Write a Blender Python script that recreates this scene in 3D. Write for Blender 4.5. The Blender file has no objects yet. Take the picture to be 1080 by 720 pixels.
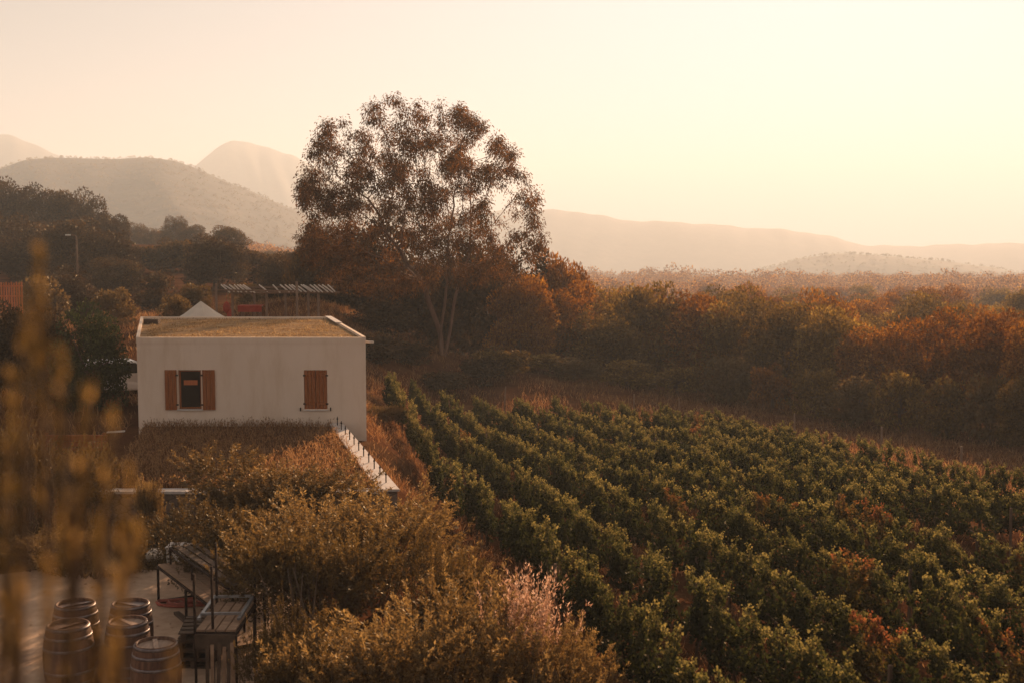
import bpy, bmesh, math
import numpy as np
from mathutils import Vector, Matrix

R = math.radians
rng = np.random.default_rng(7)
scene = bpy.context.scene
COL = scene.collection
F = 1400.0                      # focal length in photo pixels
CAMZ = 6.5
PITCH = math.atan(128 / F)

# ------------------------------------------------------------------ camera
cam = bpy.data.cameras.new('camera')
camo = bpy.data.objects.new('camera', cam)
COL.objects.link(camo)
cam.sensor_width = 36
cam.lens = F / 1080 * 36
cam.clip_start = 0.1
cam.clip_end = 20000
cam.dof.use_dof = True
cam.dof.focus_distance = 42
cam.dof.aperture_fstop = 2.2
camo.location = (0, 0, CAMZ)
camo.rotation_euler = (R(90) - PITCH, 0, 0)
scene.camera = camo


def ray(px, py):
    x, u = (px - 540) / F, -(py - 360) / F
    c, s = math.cos(PITCH), math.sin(PITCH)
    y = c + u * s
    z = -s + u * c
    return x / y, z / y


def at(px, py, d):
    a, b = ray(px, py)
    return Vector((a * d, d, CAMZ + b * d))


def zat(py, d):
    return at(540, py, d).z


def atz(px, py, z):
    a, b = ray(px, py)
    d = (z - CAMZ) / b
    return Vector((a * d, d, z))


# ------------------------------------------------------------------ terrain height
def sst(a, b, v):
    t = np.clip((v - a) / (b - a), 0, 1)
    return t * t * (3 - 2 * t)


def edge_x(y):
    y = np.asarray(y, float)
    return -5.15 + .255 * (40 - np.clip(y, 5, 1e5)) + .85 * sst(38.5, 40, y)


def H(x, y):
    x = np.asarray(x, float)
    y = np.asarray(y, float)
    yc = np.clip(y, 0, 1e6)
    pad = -.5 + .3 * sst(30.5, 33, yc)
    left = pad + .028 * np.clip(yc - 90, 0, 100) - .035 * np.clip(yc - 190, 0, 1e5)
    right = np.where(yc < 85, .85 - .071 * yc, .85 - .071 * 85 - .041 * (yc - 85))
    xe = edge_x(yc)
    w = 2.6 + .25 * np.clip(yc - 40, 0, 1e5)
    s = sst(0, 1, (x - xe) / w)
    z = left * (1 - s) + right * s
    z = z + 3.0 * np.exp(-((x + 5) ** 2 + (y - 78) ** 2) / (2 * 9.5 ** 2))
    z = z + .1 * np.sin(x * .21 + 1) * np.sin(y * .17) * sst(60, 90, y)
    amp = np.clip((np.hypot(x, y) - 90) / 400, 0, 1)
    z = z + amp * (3.0 * np.sin(x * .011 + .7) * np.cos(y * .009) + 1.5 * np.sin(x * .027 + y * .018))
    return z


# ------------------------------------------------------------------ objects
def tag(o, label=None, cat=None, group=None, kind=None):
    if label: o['label'] = label
    if cat: o['category'] = cat
    if group: o['group'] = group
    if kind: o['kind'] = kind
    return o


def empty(name, loc, label, cat, group=None, rz=0.0):
    o = bpy.data.objects.new(name, None)
    o.empty_display_size = .2
    COL.objects.link(o)
    o.location = loc
    o.rotation_euler = (0, 0, rz)
    return tag(o, label, cat, group)


def link_mesh(name, me, parent=None, mat=None, loc=None):
    o = bpy.data.objects.new(name, me)
    COL.objects.link(o)
    if mat is not None:
        me.materials.clear()
        me.materials.append(mat)
    if parent is not None:
        o.parent = parent
    if loc is not None:
        o.location = loc
    return o


def np_mesh(name, V, Fc, rnd=None, smooth=False):
    """V (n,3); Fc (m,k) all faces with the same corner count"""
    me = bpy.data.meshes.new(name)
    V = np.asarray(V, np.float32)
    Fc = np.asarray(Fc, np.int32)
    m, k = Fc.shape
    me.vertices.add(len(V))
    me.vertices.foreach_set('co', V.ravel())
    me.loops.add(m * k)
    me.loops.foreach_set('vertex_index', Fc.ravel())
    me.polygons.add(m)
    me.polygons.foreach_set('loop_start', np.arange(0, m * k, k, dtype=np.int32))
    me.polygons.foreach_set('loop_total', np.full(m, k, np.int32))
    if smooth:
        me.polygons.foreach_set('use_smooth', np.ones(m, bool))
    if rnd is not None:
        a = me.attributes.new('rnd', 'FLOAT', 'POINT')
        a.data.foreach_set('value', np.asarray(rnd, np.float32))
    me.update()
    return me


class MB:
    """collects hard-surface shapes for one mesh"""
    def __init__(self):
        self.bm = bmesh.new()

    def box(self, c, s, rz=0.0, bev=0.0, M=None, rot=None):
        r = bmesh.ops.create_cube(self.bm, size=1)
        vs = r['verts']
        m = Matrix.Translation(Vector(c))
        if rot is not None:
            m = m @ rot.to_4x4()
        else:
            m = m @ Matrix.Rotation(rz, 4, 'Z')
        m = m @ Matrix.Diagonal((s[0], s[1], s[2], 1))
        if M is not None:
            m = M @ m
        bmesh.ops.transform(self.bm, matrix=m, verts=vs)
        if bev > 0:
            es = list({e for v in vs for e in v.link_edges})
            bmesh.ops.bevel(self.bm, geom=es, offset=bev, segments=1, affect='EDGES')
        return self

    def bar(self, a, b, w, h=None, up=(0, 0, 1)):
        a, b = Vector(a), Vector(b)
        d = b - a
        L = d.length
        y = d.normalized()
        u = Vector(up)
        if abs(y.dot(u)) > .98:
            u = Vector((1, 0, 0))
        x = y.cross(u).normalized()
        z = x.cross(y).normalized()
        rot = Matrix((x, y, z)).transposed()
        return self.box((a + b) / 2, (w, L, h or w), rot=rot)

    def tube(self, pts, rad, n=8, caps=True):
        pts = [Vector(p) for p in pts]
        if not hasattr(rad, '__len__'):
            rad = [rad] * len(pts)
        rings = []
        for i, p in enumerate(pts):
            t = (pts[min(i + 1, len(pts) - 1)] - pts[max(i - 1, 0)]).normalized()
            u = Vector((0, 0, 1)) if abs(t.z) < .9 else Vector((1, 0, 0))
            x = t.cross(u).normalized()
            y = t.cross(x).normalized()
            rings.append([self.bm.verts.new(p + (x * math.cos(2 * math.pi * k / n) + y * math.sin(2 * math.pi * k / n)) * rad[i]) for k in range(n)])
        for r0, r1 in zip(rings, rings[1:]):
            for k in range(n):
                f = self.bm.faces.new((r0[k], r0[(k + 1) % n], r1[(k + 1) % n], r1[k]))
                f.smooth = True
        if caps:
            self.bm.faces.new(list(reversed(rings[0])))
            self.bm.faces.new(rings[-1])
        return self

    def lathe(self, prof, n=28, c=(0, 0, 0)):
        c = Vector(c)
        rings = []
        for r, z in prof:
            rings.append([self.bm.verts.new(c + Vector((r * math.cos(2 * math.pi * k / n), r * math.sin(2 * math.pi * k / n), z))) for k in range(n)])
        for r0, r1 in zip(rings, rings[1:]):
            for k in range(n):
                self.bm.faces.new((r0[k], r0[(k + 1) % n], r1[(k + 1) % n], r1[k])).smooth = True
        return self

    def poly(self, pts):
        self.bm.faces.new([self.bm.verts.new(Vector(p)) for p in pts])
        return self

    def prism(self, pts, z0, z1):
        lo = [self.bm.verts.new((p[0], p[1], z0)) for p in pts]
        hi = [self.bm.verts.new((p[0], p[1], z1)) for p in pts]
        n = len(pts)
        for i in range(n):
            self.bm.faces.new((lo[i], lo[(i + 1) % n], hi[(i + 1) % n], hi[i]))
        self.bm.faces.new(hi)
        self.bm.faces.new(list(reversed(lo)))
        return self

    def build(self, name, mat, parent=None, loc=None):
        bmesh.ops.recalc_face_normals(self.bm, faces=self.bm.faces)
        me = bpy.data.meshes.new(name)
        self.bm.to_mesh(me)
        self.bm.free()
        return link_mesh(name, me, parent, mat, loc)


# ------------------------------------------------------------------ materials
def new_mat(name):
    m = bpy.data.materials.new(name)
    m.use_nodes = True
    m.node_tree.nodes.clear()
    return m, m.node_tree.nodes, m.node_tree.links


def ramp(N, stops):
    r = N.new('ShaderNodeValToRGB')
    els = r.color_ramp.elements
    while len(els) < len(stops):
        els.new(.5)
    for e, (p, c) in zip(els, stops):
        e.position = p
        e.color = (*c, 1)
    return r


def noise(N, L, scale, detail=5, rough=.55, coord='Object', stretch=None):
    tc = N.new('ShaderNodeTexCoord')
    n = N.new('ShaderNodeTexNoise')
    n.inputs['Scale'].default_value = scale
    n.inputs['Detail'].default_value = detail
    n.inputs['Roughness'].default_value = rough
    src = tc.outputs[coord]
    if stretch:
        mp = N.new('ShaderNodeMapping')
        mp.inputs['Scale'].default_value = stretch
        L.new(src, mp.inputs[0])
        src = mp.outputs[0]
    L.new(src, n.inputs['Vector'])
    return n


def mat_noise(name, stops, scale=3, detail=6, rough=.9, bump=.0, bscale=None, stretch=None, spec=.2, metal=0, second=None):
    m, N, L = new_mat(name)
    out = N.new('ShaderNodeOutputMaterial')
    b = N.new('ShaderNodeBsdfPrincipled')
    b.inputs['Roughness'].default_value = rough
    b.inputs['Specular IOR Level'].default_value = spec
    b.inputs['Metallic'].default_value = metal
    n = noise(N, L, scale, detail, stretch=stretch)
    r = ramp(N, stops)
    L.new(n.outputs['Fac'], r.inputs['Fac'])
    col = r.outputs['Color']
    if second:
        sc, st2, st2s = second
        n2 = noise(N, L, sc, 8, .7, stretch=st2s)
        r2 = ramp(N, st2)
        L.new(n2.outputs['Fac'], r2.inputs['Fac'])
        mx = N.new('ShaderNodeMix')
        mx.data_type = 'RGBA'
        mx.blend_type = 'MULTIPLY'
        mx.inputs[0].default_value = 1
        L.new(col, mx.inputs[6])
        L.new(r2.outputs['Color'], mx.inputs[7])
        col = mx.outputs[2]
    L.new(col, b.inputs['Base Color'])
    if bump:
        nb = noise(N, L, bscale or scale * 4, 8, .65, stretch=stretch)
        bp = N.new('ShaderNodeBump')
        bp.inputs['Strength'].default_value = 1
        bp.inputs['Distance'].default_value = bump
        L.new(nb.outputs['Fac'], bp.inputs['Height'])
        L.new(bp.outputs[0], b.inputs['Normal'])
    L.new(b.outputs[0], out.inputs['Surface'])
    return m


def mat_leaf(name, stops, transl=.45, gloss=.04, objvar=.25):
    """leaf: per-leaf colour (random tone, some lit tops painted in), diffuse + translucent, a little sheen"""
    m, N, L = new_mat(name)
    out = N.new('ShaderNodeOutputMaterial')
    at_ = N.new('ShaderNodeAttribute')
    at_.attribute_name = 'rnd'
    oi = N.new('ShaderNodeObjectInfo')
    mul = N.new('ShaderNodeMath'); mul.operation = 'MULTIPLY_ADD'
    L.new(oi.outputs['Random'], mul.inputs[0])
    mul.inputs[1].default_value = objvar
    L.new(at_.outputs['Fac'], mul.inputs[2])
    sub = N.new('ShaderNodeMath'); sub.operation = 'SUBTRACT'
    L.new(mul.outputs[0], sub.inputs[0])
    sub.inputs[1].default_value = objvar * .5
    r = ramp(N, stops)
    L.new(sub.outputs[0], r.inputs['Fac'])
    d = N.new('ShaderNodeBsdfDiffuse')
    t = N.new('ShaderNodeBsdfTranslucent')
    L.new(r.outputs['Color'], d.inputs['Color'])
    hs = N.new('ShaderNodeHueSaturation')
    hs.inputs['Value'].default_value = 1.35
    hs.inputs['Saturation'].default_value = 1.1
    L.new(r.outputs['Color'], hs.inputs['Color'])
    L.new(hs.outputs[0], t.inputs['Color'])
    mx = N.new('ShaderNodeMixShader')
    mx.inputs[0].default_value = transl
    L.new(d.outputs[0], mx.inputs[1])
    L.new(t.outputs[0], mx.inputs[2])
    g = N.new('ShaderNodeBsdfGlossy')
    g.inputs['Roughness'].default_value = .5
    g.inputs['Color'].default_value = (.9, .85, .7, 1)
    mx2 = N.new('ShaderNodeMixShader')
    mx2.inputs[0].default_value = gloss
    L.new(mx.outputs[0], mx2.inputs[1])
    L.new(g.outputs[0], mx2.inputs[2])
    L.new(mx2.outputs[0], out.inputs['Surface'])
    return m


M_bark = mat_noise('bark', [(.3, (.09, .055, .035)), (.7, (.2, .14, .1))], 6, bump=.02, stretch=(1, 1, .2))
M_eucbark = mat_noise('pale_bark', [(.3, (.14, .075, .05)), (.7, (.3, .18, .13))], 3, bump=.01, stretch=(1, 1, .2))
M_vinewood = mat_noise('vine_wood', [(.3, (.06, .035, .02)), (.7, (.13, .08, .05))], 20)
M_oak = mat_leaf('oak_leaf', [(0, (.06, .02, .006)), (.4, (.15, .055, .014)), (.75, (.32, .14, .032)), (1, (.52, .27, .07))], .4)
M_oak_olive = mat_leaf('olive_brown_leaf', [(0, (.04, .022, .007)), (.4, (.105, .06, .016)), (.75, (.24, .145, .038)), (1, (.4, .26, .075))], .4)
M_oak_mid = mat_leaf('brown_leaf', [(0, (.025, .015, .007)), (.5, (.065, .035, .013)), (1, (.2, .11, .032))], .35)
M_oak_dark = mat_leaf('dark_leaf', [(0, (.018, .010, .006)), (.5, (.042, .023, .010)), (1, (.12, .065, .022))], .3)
M_scrub = mat_leaf('scrub_leaf', [(0, (.05, .032, .013)), (.5, (.11, .068, .026)), (1, (.2, .125, .05))], .45)
M_green = mat_leaf('green_shrub_leaf', [(0, (.015, .022, .008)), (.5, (.045, .055, .018)), (1, (.15, .15, .045))], .35)
M_straw = mat_leaf('straw_blade', [(0, (.18, .105, .05)), (.5, (.34, .22, .11)), (1, (.5, .36, .2))], .3, .01)
M_euc = mat_leaf('eucalyptus_leaf', [(0, (.035, .017, .007)), (.5, (.10, .046, .018)), (1, (.27, .125, .045))], .5, .02)
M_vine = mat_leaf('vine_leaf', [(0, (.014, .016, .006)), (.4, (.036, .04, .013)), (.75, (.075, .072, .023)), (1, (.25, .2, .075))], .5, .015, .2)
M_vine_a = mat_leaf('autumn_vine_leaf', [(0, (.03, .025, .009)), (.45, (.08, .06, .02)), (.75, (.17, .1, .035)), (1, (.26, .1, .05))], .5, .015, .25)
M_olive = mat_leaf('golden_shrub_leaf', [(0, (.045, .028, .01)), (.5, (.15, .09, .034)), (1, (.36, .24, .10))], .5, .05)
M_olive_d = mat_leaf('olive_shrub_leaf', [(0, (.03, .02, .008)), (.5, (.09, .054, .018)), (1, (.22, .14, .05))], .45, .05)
M_near = mat_leaf('blurred_plant_leaf', [(0, (.08, .055, .02)), (.5, (.2, .13, .048)), (1, (.4, .25, .1))], .6, .04)
M_plume = mat_leaf('dry_seed_head', [(0, (.25, .13, .08)), (.6, (.45, .28, .19)), (1, (.7, .5, .38))], .5, .03)
M_drygrass = mat_leaf('dry_grass_blade', [(0, (.11, .048, .023)), (.5, (.2, .095, .044)), (1, (.34, .2, .1))], .45, .03)
M_ground = mat_noise('soil_and_dry_grass', [(.3, (.08, .033, .017)), (.5, (.14, .062, .03)), (.72, (.21, .11, .05))], .35, 8, bump=.05, bscale=6, spec=0,
                     second=(9, [(.3, (.55, .5, .45)), (.65, (1, 1, 1))], None))
M_hill = mat_noise('scrub_hillside', [(.35, (.05, .034, .022)), (.5, (.085, .058, .036)), (.68, (.14, .095, .062))], .012, 10, bump=3, bscale=.03,
                   second=(.09, [(.38, (.45, .45, .4)), (.6, (1, 1, 1))], None))
M_concrete = mat_noise('concrete', [(.3, (.46, .30, .20)), (.6, (.6, .42, .29)), (.8, (.68, .5, .36))], .8, 8, bump=.004, bscale=30,
                       second=(3, [(.3, (.72, .68, .64)), (.6, (1, 1, 1))], None))
M_plaster = mat_noise('pale_plaster', [(.3, (.80, .635, .50)), (.7, (.86, .69, .555))], .7, 6, bump=.003, bscale=25,
                      second=(1.2, [(.3, (.9, .86, .81)), (.55, (1, 1, 1))], (2.2, 2.2, .5)))
M_white = mat_noise('white_coping', [(.3, (.55, .47, .42)), (.7, (.74, .67, .62))], 4, 7, bump=.003)
M_roof = mat_noise('gravel_roof', [(.3, (.2, .125, .07)), (.5, (.36, .24, .14)), (.7, (.5, .36, .22))], 3.5, 12, bump=.06, bscale=26, stretch=(.5, 1.6, 1), spec=0)
M_shutter = mat_noise('red_brown_wood', [(.3, (.22, .066, .02)), (.7, (.39, .13, .04))], 4, 6, .6, stretch=(9, 1, .6), bump=.004, bscale=8)
M_trim = mat_noise('pale_wood_frame', [(.3, (.5, .42, .35)), (.7, (.6, .5, .42))], 6)
M_iron = mat_noise('dark_iron', [(.3, (.022, .014, .011)), (.7, (.055, .034, .025))], 12, rough=.8, spec=.1)
M_galv = mat_noise('galvanised_steel', [(.3, (.2, .19, .19)), (.7, (.34, .33, .33))], 10, rough=.45, metal=.6)
M_timber = mat_noise('weathered_timber', [(.3, (.2, .12, .075)), (.7, (.4, .26, .17))], 5, 8, .85, stretch=(1, 8, 1), bump=.004, bscale=14)
M_timber_d = mat_noise('dark_timber', [(.3, (.06, .038, .026)), (.7, (.13, .085, .058))], 5, 8, .85, stretch=(1, 8, 1), bump=.004)
M_post = mat_noise('grey_post_wood', [(.3, (.14, .085, .055)), (.7, (.26, .17, .12))], 8, stretch=(4, 4, .5))
M_stave = mat_noise('oak_stave', [(.3, (.07, .035, .022)), (.55, (.14, .07, .045)), (.75, (.2, .11, .07))], 7, 7, .7, stretch=(3, 3, .35), bump=.003)
M_hoop = mat_noise('barrel_hoop', [(.3, (.12, .1, .1)), (.7, (.28, .24, .24))], 12, rough=.45, metal=.7)
M_head = mat_noise('barrel_head_wood', [(.3, (.26, .17, .12)), (.7, (.42, .3, .23))], 5, 6, .7, stretch=(9, 1, 1))
M_wine = mat_noise('dark_wet_wood', [(.3, (.05, .024, .02)), (.7, (.12, .06, .05))], 5, 6, .4, stretch=(9, 1, 1), spec=.5)
M_canvas = mat_noise('cream_canvas', [(.3, (.62, .52, .43)), (.7, (.72, .62, .52))], 2, 5)
M_carpaint = mat_noise('white_car_paint', [(.3, (.66, .6, .55)), (.7, (.72, .66, .6))], 1, 3, .3, spec=.5)
M_tyre = mat_noise('tyre_rubber', [(.3, (.02, .02, .02)), (.7, (.035, .033, .03))], 9)
M_redcloth = mat_noise('red_fabric', [(.3, (.3, .045, .03)), (.7, (.42, .08, .05))], 5)
M_hose = mat_noise('red_hose', [(.3, (.3, .07, .045)), (.7, (.42, .12, .08))], 5, rough=.5)
M_orange = mat_noise('orange_picket', [(.3, (.45, .13, .05)), (.7, (.6, .2, .08))], 3, stretch=(3, 3, .4))
M_plastic = mat_noise('pale_plastic', [(.3, (.6, .55, .5)), (.7, (.7, .65, .6))], 3, rough=.5)
M_lampglass = mat_noise('lamp_lens', [(.3, (.7, .68, .6)), (.7, (.8, .78, .7))], 3, rough=.2, spec=.5)


def mat_glass_dark():
    m, N, L = new_mat('window_glass')
    out = N.new('ShaderNodeOutputMaterial')
    b = N.new('ShaderNodeBsdfPrincipled')
    b.inputs['Base Color'].default_value = (.02, .016, .014, 1)
    b.inputs['Roughness'].default_value = .05
    b.inputs['Specular IOR Level'].default_value = .5
    L.new(b.outputs[0], out.inputs[0])
    return m


M_glass = mat_glass_dark()


def mat_stone():
    m, N, L = new_mat('stone_masonry')
    out = N.new('ShaderNodeOutputMaterial')
    b = N.new('ShaderNodeBsdfPrincipled')
    b.inputs['Roughness'].default_value = .95
    tc = N.new('ShaderNodeTexCoord')
    v = N.new('ShaderNodeTexVoronoi')
    v.inputs['Scale'].default_value = 3.2
    v.feature = 'DISTANCE_TO_EDGE'
    mp = N.new('ShaderNodeMapping')
    mp.inputs['Scale'].default_value = (1, 1, 1.7)
    L.new(tc.outputs['Object'], mp.inputs[0])
    L.new(mp.outputs[0], v.inputs['Vector'])
    r = ramp(N, [(0, (.08, .055, .04)), (.07, (.26, .19, .15))])
    L.new(v.outputs['Distance'], r.inputs['Fac'])
    n = noise(N, L, 4, 6)
    r2 = ramp(N, [(.3, (.6, .6, .6)), (.7, (1.1, 1.05, 1))])
    L.new(n.outputs['Fac'], r2.inputs['Fac'])
    mx = N.new('ShaderNodeMix'); mx.data_type = 'RGBA'; mx.blend_type = 'MULTIPLY'
    mx.inputs[0].default_value = 1
    L.new(r.outputs[0], mx.inputs[6]); L.new(r2.outputs[0], mx.inputs[7])
    L.new(mx.outputs[2], b.inputs['Base Color'])
    bp = N.new('ShaderNodeBump'); bp.inputs['Distance'].default_value = .04
    L.new(v.outputs['Distance'], bp.inputs['Height'])
    L.new(bp.outputs[0], b.inputs['Normal'])
    L.new(b.outputs[0], out.inputs[0])
    return m


M_stone = mat_stone()

# ------------------------------------------------------------------ foliage builders
# leaf templates: x = width, y = length (base at 0)
LEAF_DIAMOND = (np.array([(0, 0, 0), (.5, .45, .12), (0, 1, 0), (-.5, .45, .12)]), [(0, 1, 2, 3)])
LEAF_VINE = (np.array([(0, 0, 0), (.42, .02, .1), (.56, .42, .12), (.24, .72, .02), (0, 1.0, -.1), (-.24, .72, .02), (-.56, .42, .12), (-.42, .02, .1)]),
             [(0, 1, 2, 3), (0, 3, 4, 5), (0, 5, 6, 7)])
LEAF_LONG = (np.array([(0, 0, 0), (.5, .4, .1), (0, 1, -.15), (-.5, .4, .1)]), [(0, 1, 2, 3)])


def rot_from(dirs, rg, roll=None):
    """matrices whose Y axis is dirs, with random roll"""
    n = len(dirs)
    y = dirs / (np.linalg.norm(dirs, axis=1, keepdims=True) + 1e-9)
    a = rg.normal(size=(n, 3))
    x = np.cross(y, a)
    x /= np.linalg.norm(x, axis=1, keepdims=True) + 1e-9
    z = np.cross(x, y)
    return np.stack([x, y, z], axis=2)


def leaves(P, dirs, L, W, rg, tmpl=LEAF_DIAMOND, rnd=None):
    tv, tf = tmpl
    n = len(P)
    L = np.broadcast_to(L, (n,)); W = np.broadcast_to(W, (n,))
    Rm = rot_from(dirs, rg)
    S = np.stack([W, L, L], axis=1)
    loc = tv[None] * S[:, None, :]
    V = np.einsum('nij,nkj->nki', Rm, loc) + P[:, None, :]
    k = len(tv)
    f = np.array(tf)
    Fc = (f[None] + (np.arange(n) * k)[:, None, None]).reshape(-1, f.shape[1])
    if rnd is None:
        rnd = rg.random(n)
    return V.reshape(-1, 3), Fc, np.repeat(rnd, k)


def merge(parts):
    V, Fc, r, off = [], [], [], 0
    for v, f, q in parts:
        V.append(v); Fc.append(f + off); r.append(q)
        off += len(v)
    return np.concatenate(V), np.concatenate(Fc), np.concatenate(r)


def unit(rg, n):
    v = rg.normal(size=(n, 3))
    return v / np.linalg.norm(v, axis=1, keepdims=True)


def clump_leaves(rg, C, Rd, n, size, aspect=.6, flat=.8, tmpl=LEAF_DIAMOND):
    """n leaves over clumps with centres C and radii Rd"""
    w = Rd ** 2
    idx = rg.choice(len(C), n, p=w / w.sum())
    d = unit(rg, n)
    d[:, 2] = np.where(d[:, 2] < -.2, d[:, 2] * .6, d[:, 2])
    rr = Rd[idx] * (.55 + .5 * rg.random(n) ** .6)
    P = C[idx] + d * rr[:, None] * np.array([1, 1, flat])
    dirs = d + unit(rg, n) * 1.1
    cr = rg.random(len(C))
    rnd = np.clip(.28 * cr[idx] + .5 * rg.random(n) + .22 * (d[:, 2] * .5 + .5), 0, 1)  # random tone, plus clump tops painted lighter as if lit from above
    s = size * (.6 + .8 * rg.random(n))
    return leaves(P, dirs, s, s * aspect, rg, tmpl, rnd)


def make_oak(name, seed, n=11000, h=7.0, w=7.0, low=.14, leaf=.21, bumps=46, cr=(.7, 1.35)):
    """returns (trunk mesh, crown mesh) for a rounded, clumpy tree of height h and width w"""
    rg = np.random.default_rng(seed)
    C = []
    while len(C) < bumps:
        d = unit(rg, 1)[0]
        if d[2] < -.75: continue
        k = .55 + .4 * rg.random()
        zc = h * (low + (1 - low) * .48)
        c = np.array([d[0] * w / 2 * k * .8, d[1] * w / 2 * k * .8, zc + d[2] * h * (1 - low) * .5 * k * .82])
        C.append(c)
    C = np.array(C)
    Rd = rg.uniform(cr[0], cr[1], len(C)) * w / 7.0
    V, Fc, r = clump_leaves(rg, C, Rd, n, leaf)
    # fit to the nominal box so that scaling by pixels is exact
    lo, hi = np.percentile(V, .3, axis=0), np.percentile(V, 99.7, axis=0)
    V[:, 2] = low * h + (V[:, 2] - lo[2]) * (h - low * h) / (hi[2] - lo[2])
    sx = w / max(hi[0] - lo[0], hi[1] - lo[1])
    V[:, :2] *= sx
    crown = np_mesh(name + '_crown', V, Fc, r)
    mb = MB()
    mb.tube([(0, 0, -.6), (.05, 0, h * .12), (.12, .05, h * .3)], [w * .045, w * .036, w * .028], 8)
    top = Vector((.12, .05, h * .3))
    for i in rg.choice(len(C), 11, replace=False):
        c = Vector(C[i])
        mid = top.lerp(c, .5) + Vector((rg.normal() * .2, rg.normal() * .2, .25))
        mb.tube([top, mid, c], [w * .018, w * .011, w * .004], 5)
    bmesh.ops.recalc_face_normals(mb.bm, faces=mb.bm.faces)
    me = bpy.data.meshes.new(name + '_trunk')
    mb.bm.to_mesh(me); mb.bm.free()
    me.materials.append(M_bark)
    return me, crown


def make_shrub(name, seed, w=3.0, h=2.2, shoots=420, per=60, leaf=.055, aspect=.32, up=.8, fill=7000):
    """shrub of many slender upright shoots; nominal width w, height h"""
    rg = np.random.default_rng(seed)
    parts = []
    mb = MB()
    # mass of the shrub made of several lobes
    nl = 9
    LC = np.stack([rg.uniform(-.3, .3, nl) * w, rg.uniform(-.3, .3, nl) * w, rg.uniform(.3, .62, nl) * h], 1)
    LR = rg.uniform(.2, .34, nl) * min(w, h * 1.2)
    k = rg.choice(nl, shoots)
    d = unit(rg, shoots)
    d[:, 2] = np.abs(d[:, 2]) * .9 + .12
    S = LC[k] + d * LR[k][:, None] * rg.uniform(.4, .95, shoots)[:, None]
    out = d * .6 + np.array([0, 0, up]) + rg.normal(size=(shoots, 3)) * .22
    out /= np.linalg.norm(out, axis=1, keepdims=True)
    Ls = rg.uniform(.2, .62, shoots) * h / 2.2
    bend = rg.normal(size=(shoots, 3)) * .12
    for_t = rg.random((shoots, per)) ** .8
    P = S[:, None, :] + out[:, None, :] * (for_t * Ls[:, None])[:, :, None] + bend[:, None, :] * (for_t ** 2 * Ls[:, None])[:, :, None]
    P = P.reshape(-1, 3) + rg.normal(size=(shoots * per, 3)) * .012
    dr = np.repeat(out, per, 0) + unit(rg, shoots * per) * .9
    sh = np.repeat(rg.random(shoots), per)
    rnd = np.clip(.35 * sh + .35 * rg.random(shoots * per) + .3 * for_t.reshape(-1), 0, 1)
    s = leaf * (.6 + .8 * rg.random(len(P)))
    parts.append(leaves(P, dr, s, s * aspect, rg, LEAF_DIAMOND, rnd))
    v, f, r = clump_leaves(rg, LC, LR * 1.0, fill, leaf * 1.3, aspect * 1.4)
    parts.append((v, f, r * .6))
    V, Fc, r = merge(parts)
    lo, hi = np.percentile(V, .5, axis=0), np.percentile(V, 99.5, axis=0)
    V[:, 2] += h - hi[2]
    V[:, :2] *= w / max(hi[0] - lo[0], hi[1] - lo[1])
    me = np_mesh(name + '_foliage', V, Fc, r)
    for i in range(22):
        a = rg.uniform(0, 2 * math.pi)
        e = Vector((math.cos(a) * w * .3 * rg.random(), math.sin(a) * w * .3 * rg.random(), h * rg.uniform(.5, .8)))
        b = Vector((e.x * .15, e.y * .15, -.5))
        m_ = b.lerp(e, .5) + Vector((rg.normal() * .06, rg.normal() * .06, 0))
        mb.tube([b, m_, e], [.028, .018, .007], 5)
    bmesh.ops.recalc_face_normals(mb.bm, faces=mb.bm.faces)
    ms = bpy.data.meshes.new(name + '_stems')
    mb.bm.to_mesh(ms); mb.bm.free()
    ms.materials.append(M_bark)
    return ms, me


def with_mat(me, mat):
    c = me.copy()
    c.materials.clear()
    c.materials.append(mat)
    return c


# ------------------------------------------------------------------ SETTING: ground
def polar_ground():
    fr = np.linspace(-30, 30, 241)
    bk = np.concatenate([np.arange(34, 180, 6), np.arange(-180, -30, 6)])
    az = np.sort(np.unique(np.concatenate([fr, bk])))
    az = np.radians(az)
    rad = np.concatenate([np.arange(1, 60, .55), 60 * 1.035 ** np.arange(0, 129)])
    rad = np.minimum(rad, 5000)
    rad = np.unique(rad)
    A, Rr = np.meshgrid(az, rad)
    X = np.sin(A) * Rr
    Y = np.cos(A) * Rr
    Z = H(X, Y)
    # furrows and lumps near by
    near = np.clip(1 - (Rr - 60) / 40, 0, 1)
    Z = Z + near * .03 * (np.sin(X * 3.1) * np.sin(Y * 2.3 + X))
    V = np.stack([X, Y, Z], 2).reshape(-1, 3)
    nr, na = len(rad), len(az)
    i = np.arange(nr - 1)[:, None] * na
    j = np.arange(na)[None]
    j2 = (j + 1) % na
    Fc = np.stack([i + j, i + j2, i + na + j2, i + na + j], 2).reshape(-1, 4)
    Fc = Fc[:, ::-1]
    c = len(V)
    V = np.concatenate([V, [[0, 0, float(H(0, 0))]]])
    me = np_mesh('ground', V, Fc, smooth=True)
    bm = bmesh.new(); bm.from_mesh(me); bm.verts.ensure_lookup_table()
    for q in range(na):
        bm.faces.new((bm.verts[c], bm.verts[(q + 1) % na], bm.verts[q])).smooth = True
    bmesh.ops.recalc_face_normals(bm, faces=bm.faces)
    bm.to_mesh(me); bm.free()
    o = link_mesh('ground', me, None, M_ground)
    tag(o, 'reddish dry soil and grass sloping away under the vineyard and woods', 'ground', kind='structure')
    return V[:, 2].min()


ZMIN = polar_ground()


def wob(x, seed, amps, freqs):
    rg = np.random.default_rng(seed)
    s = np.zeros_like(x, dtype=float)
    for a, f in zip(amps, freqs):
        s += a * np.sin(x * f + rg.random() * 6.28)
    return s


HILLS = {}


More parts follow.
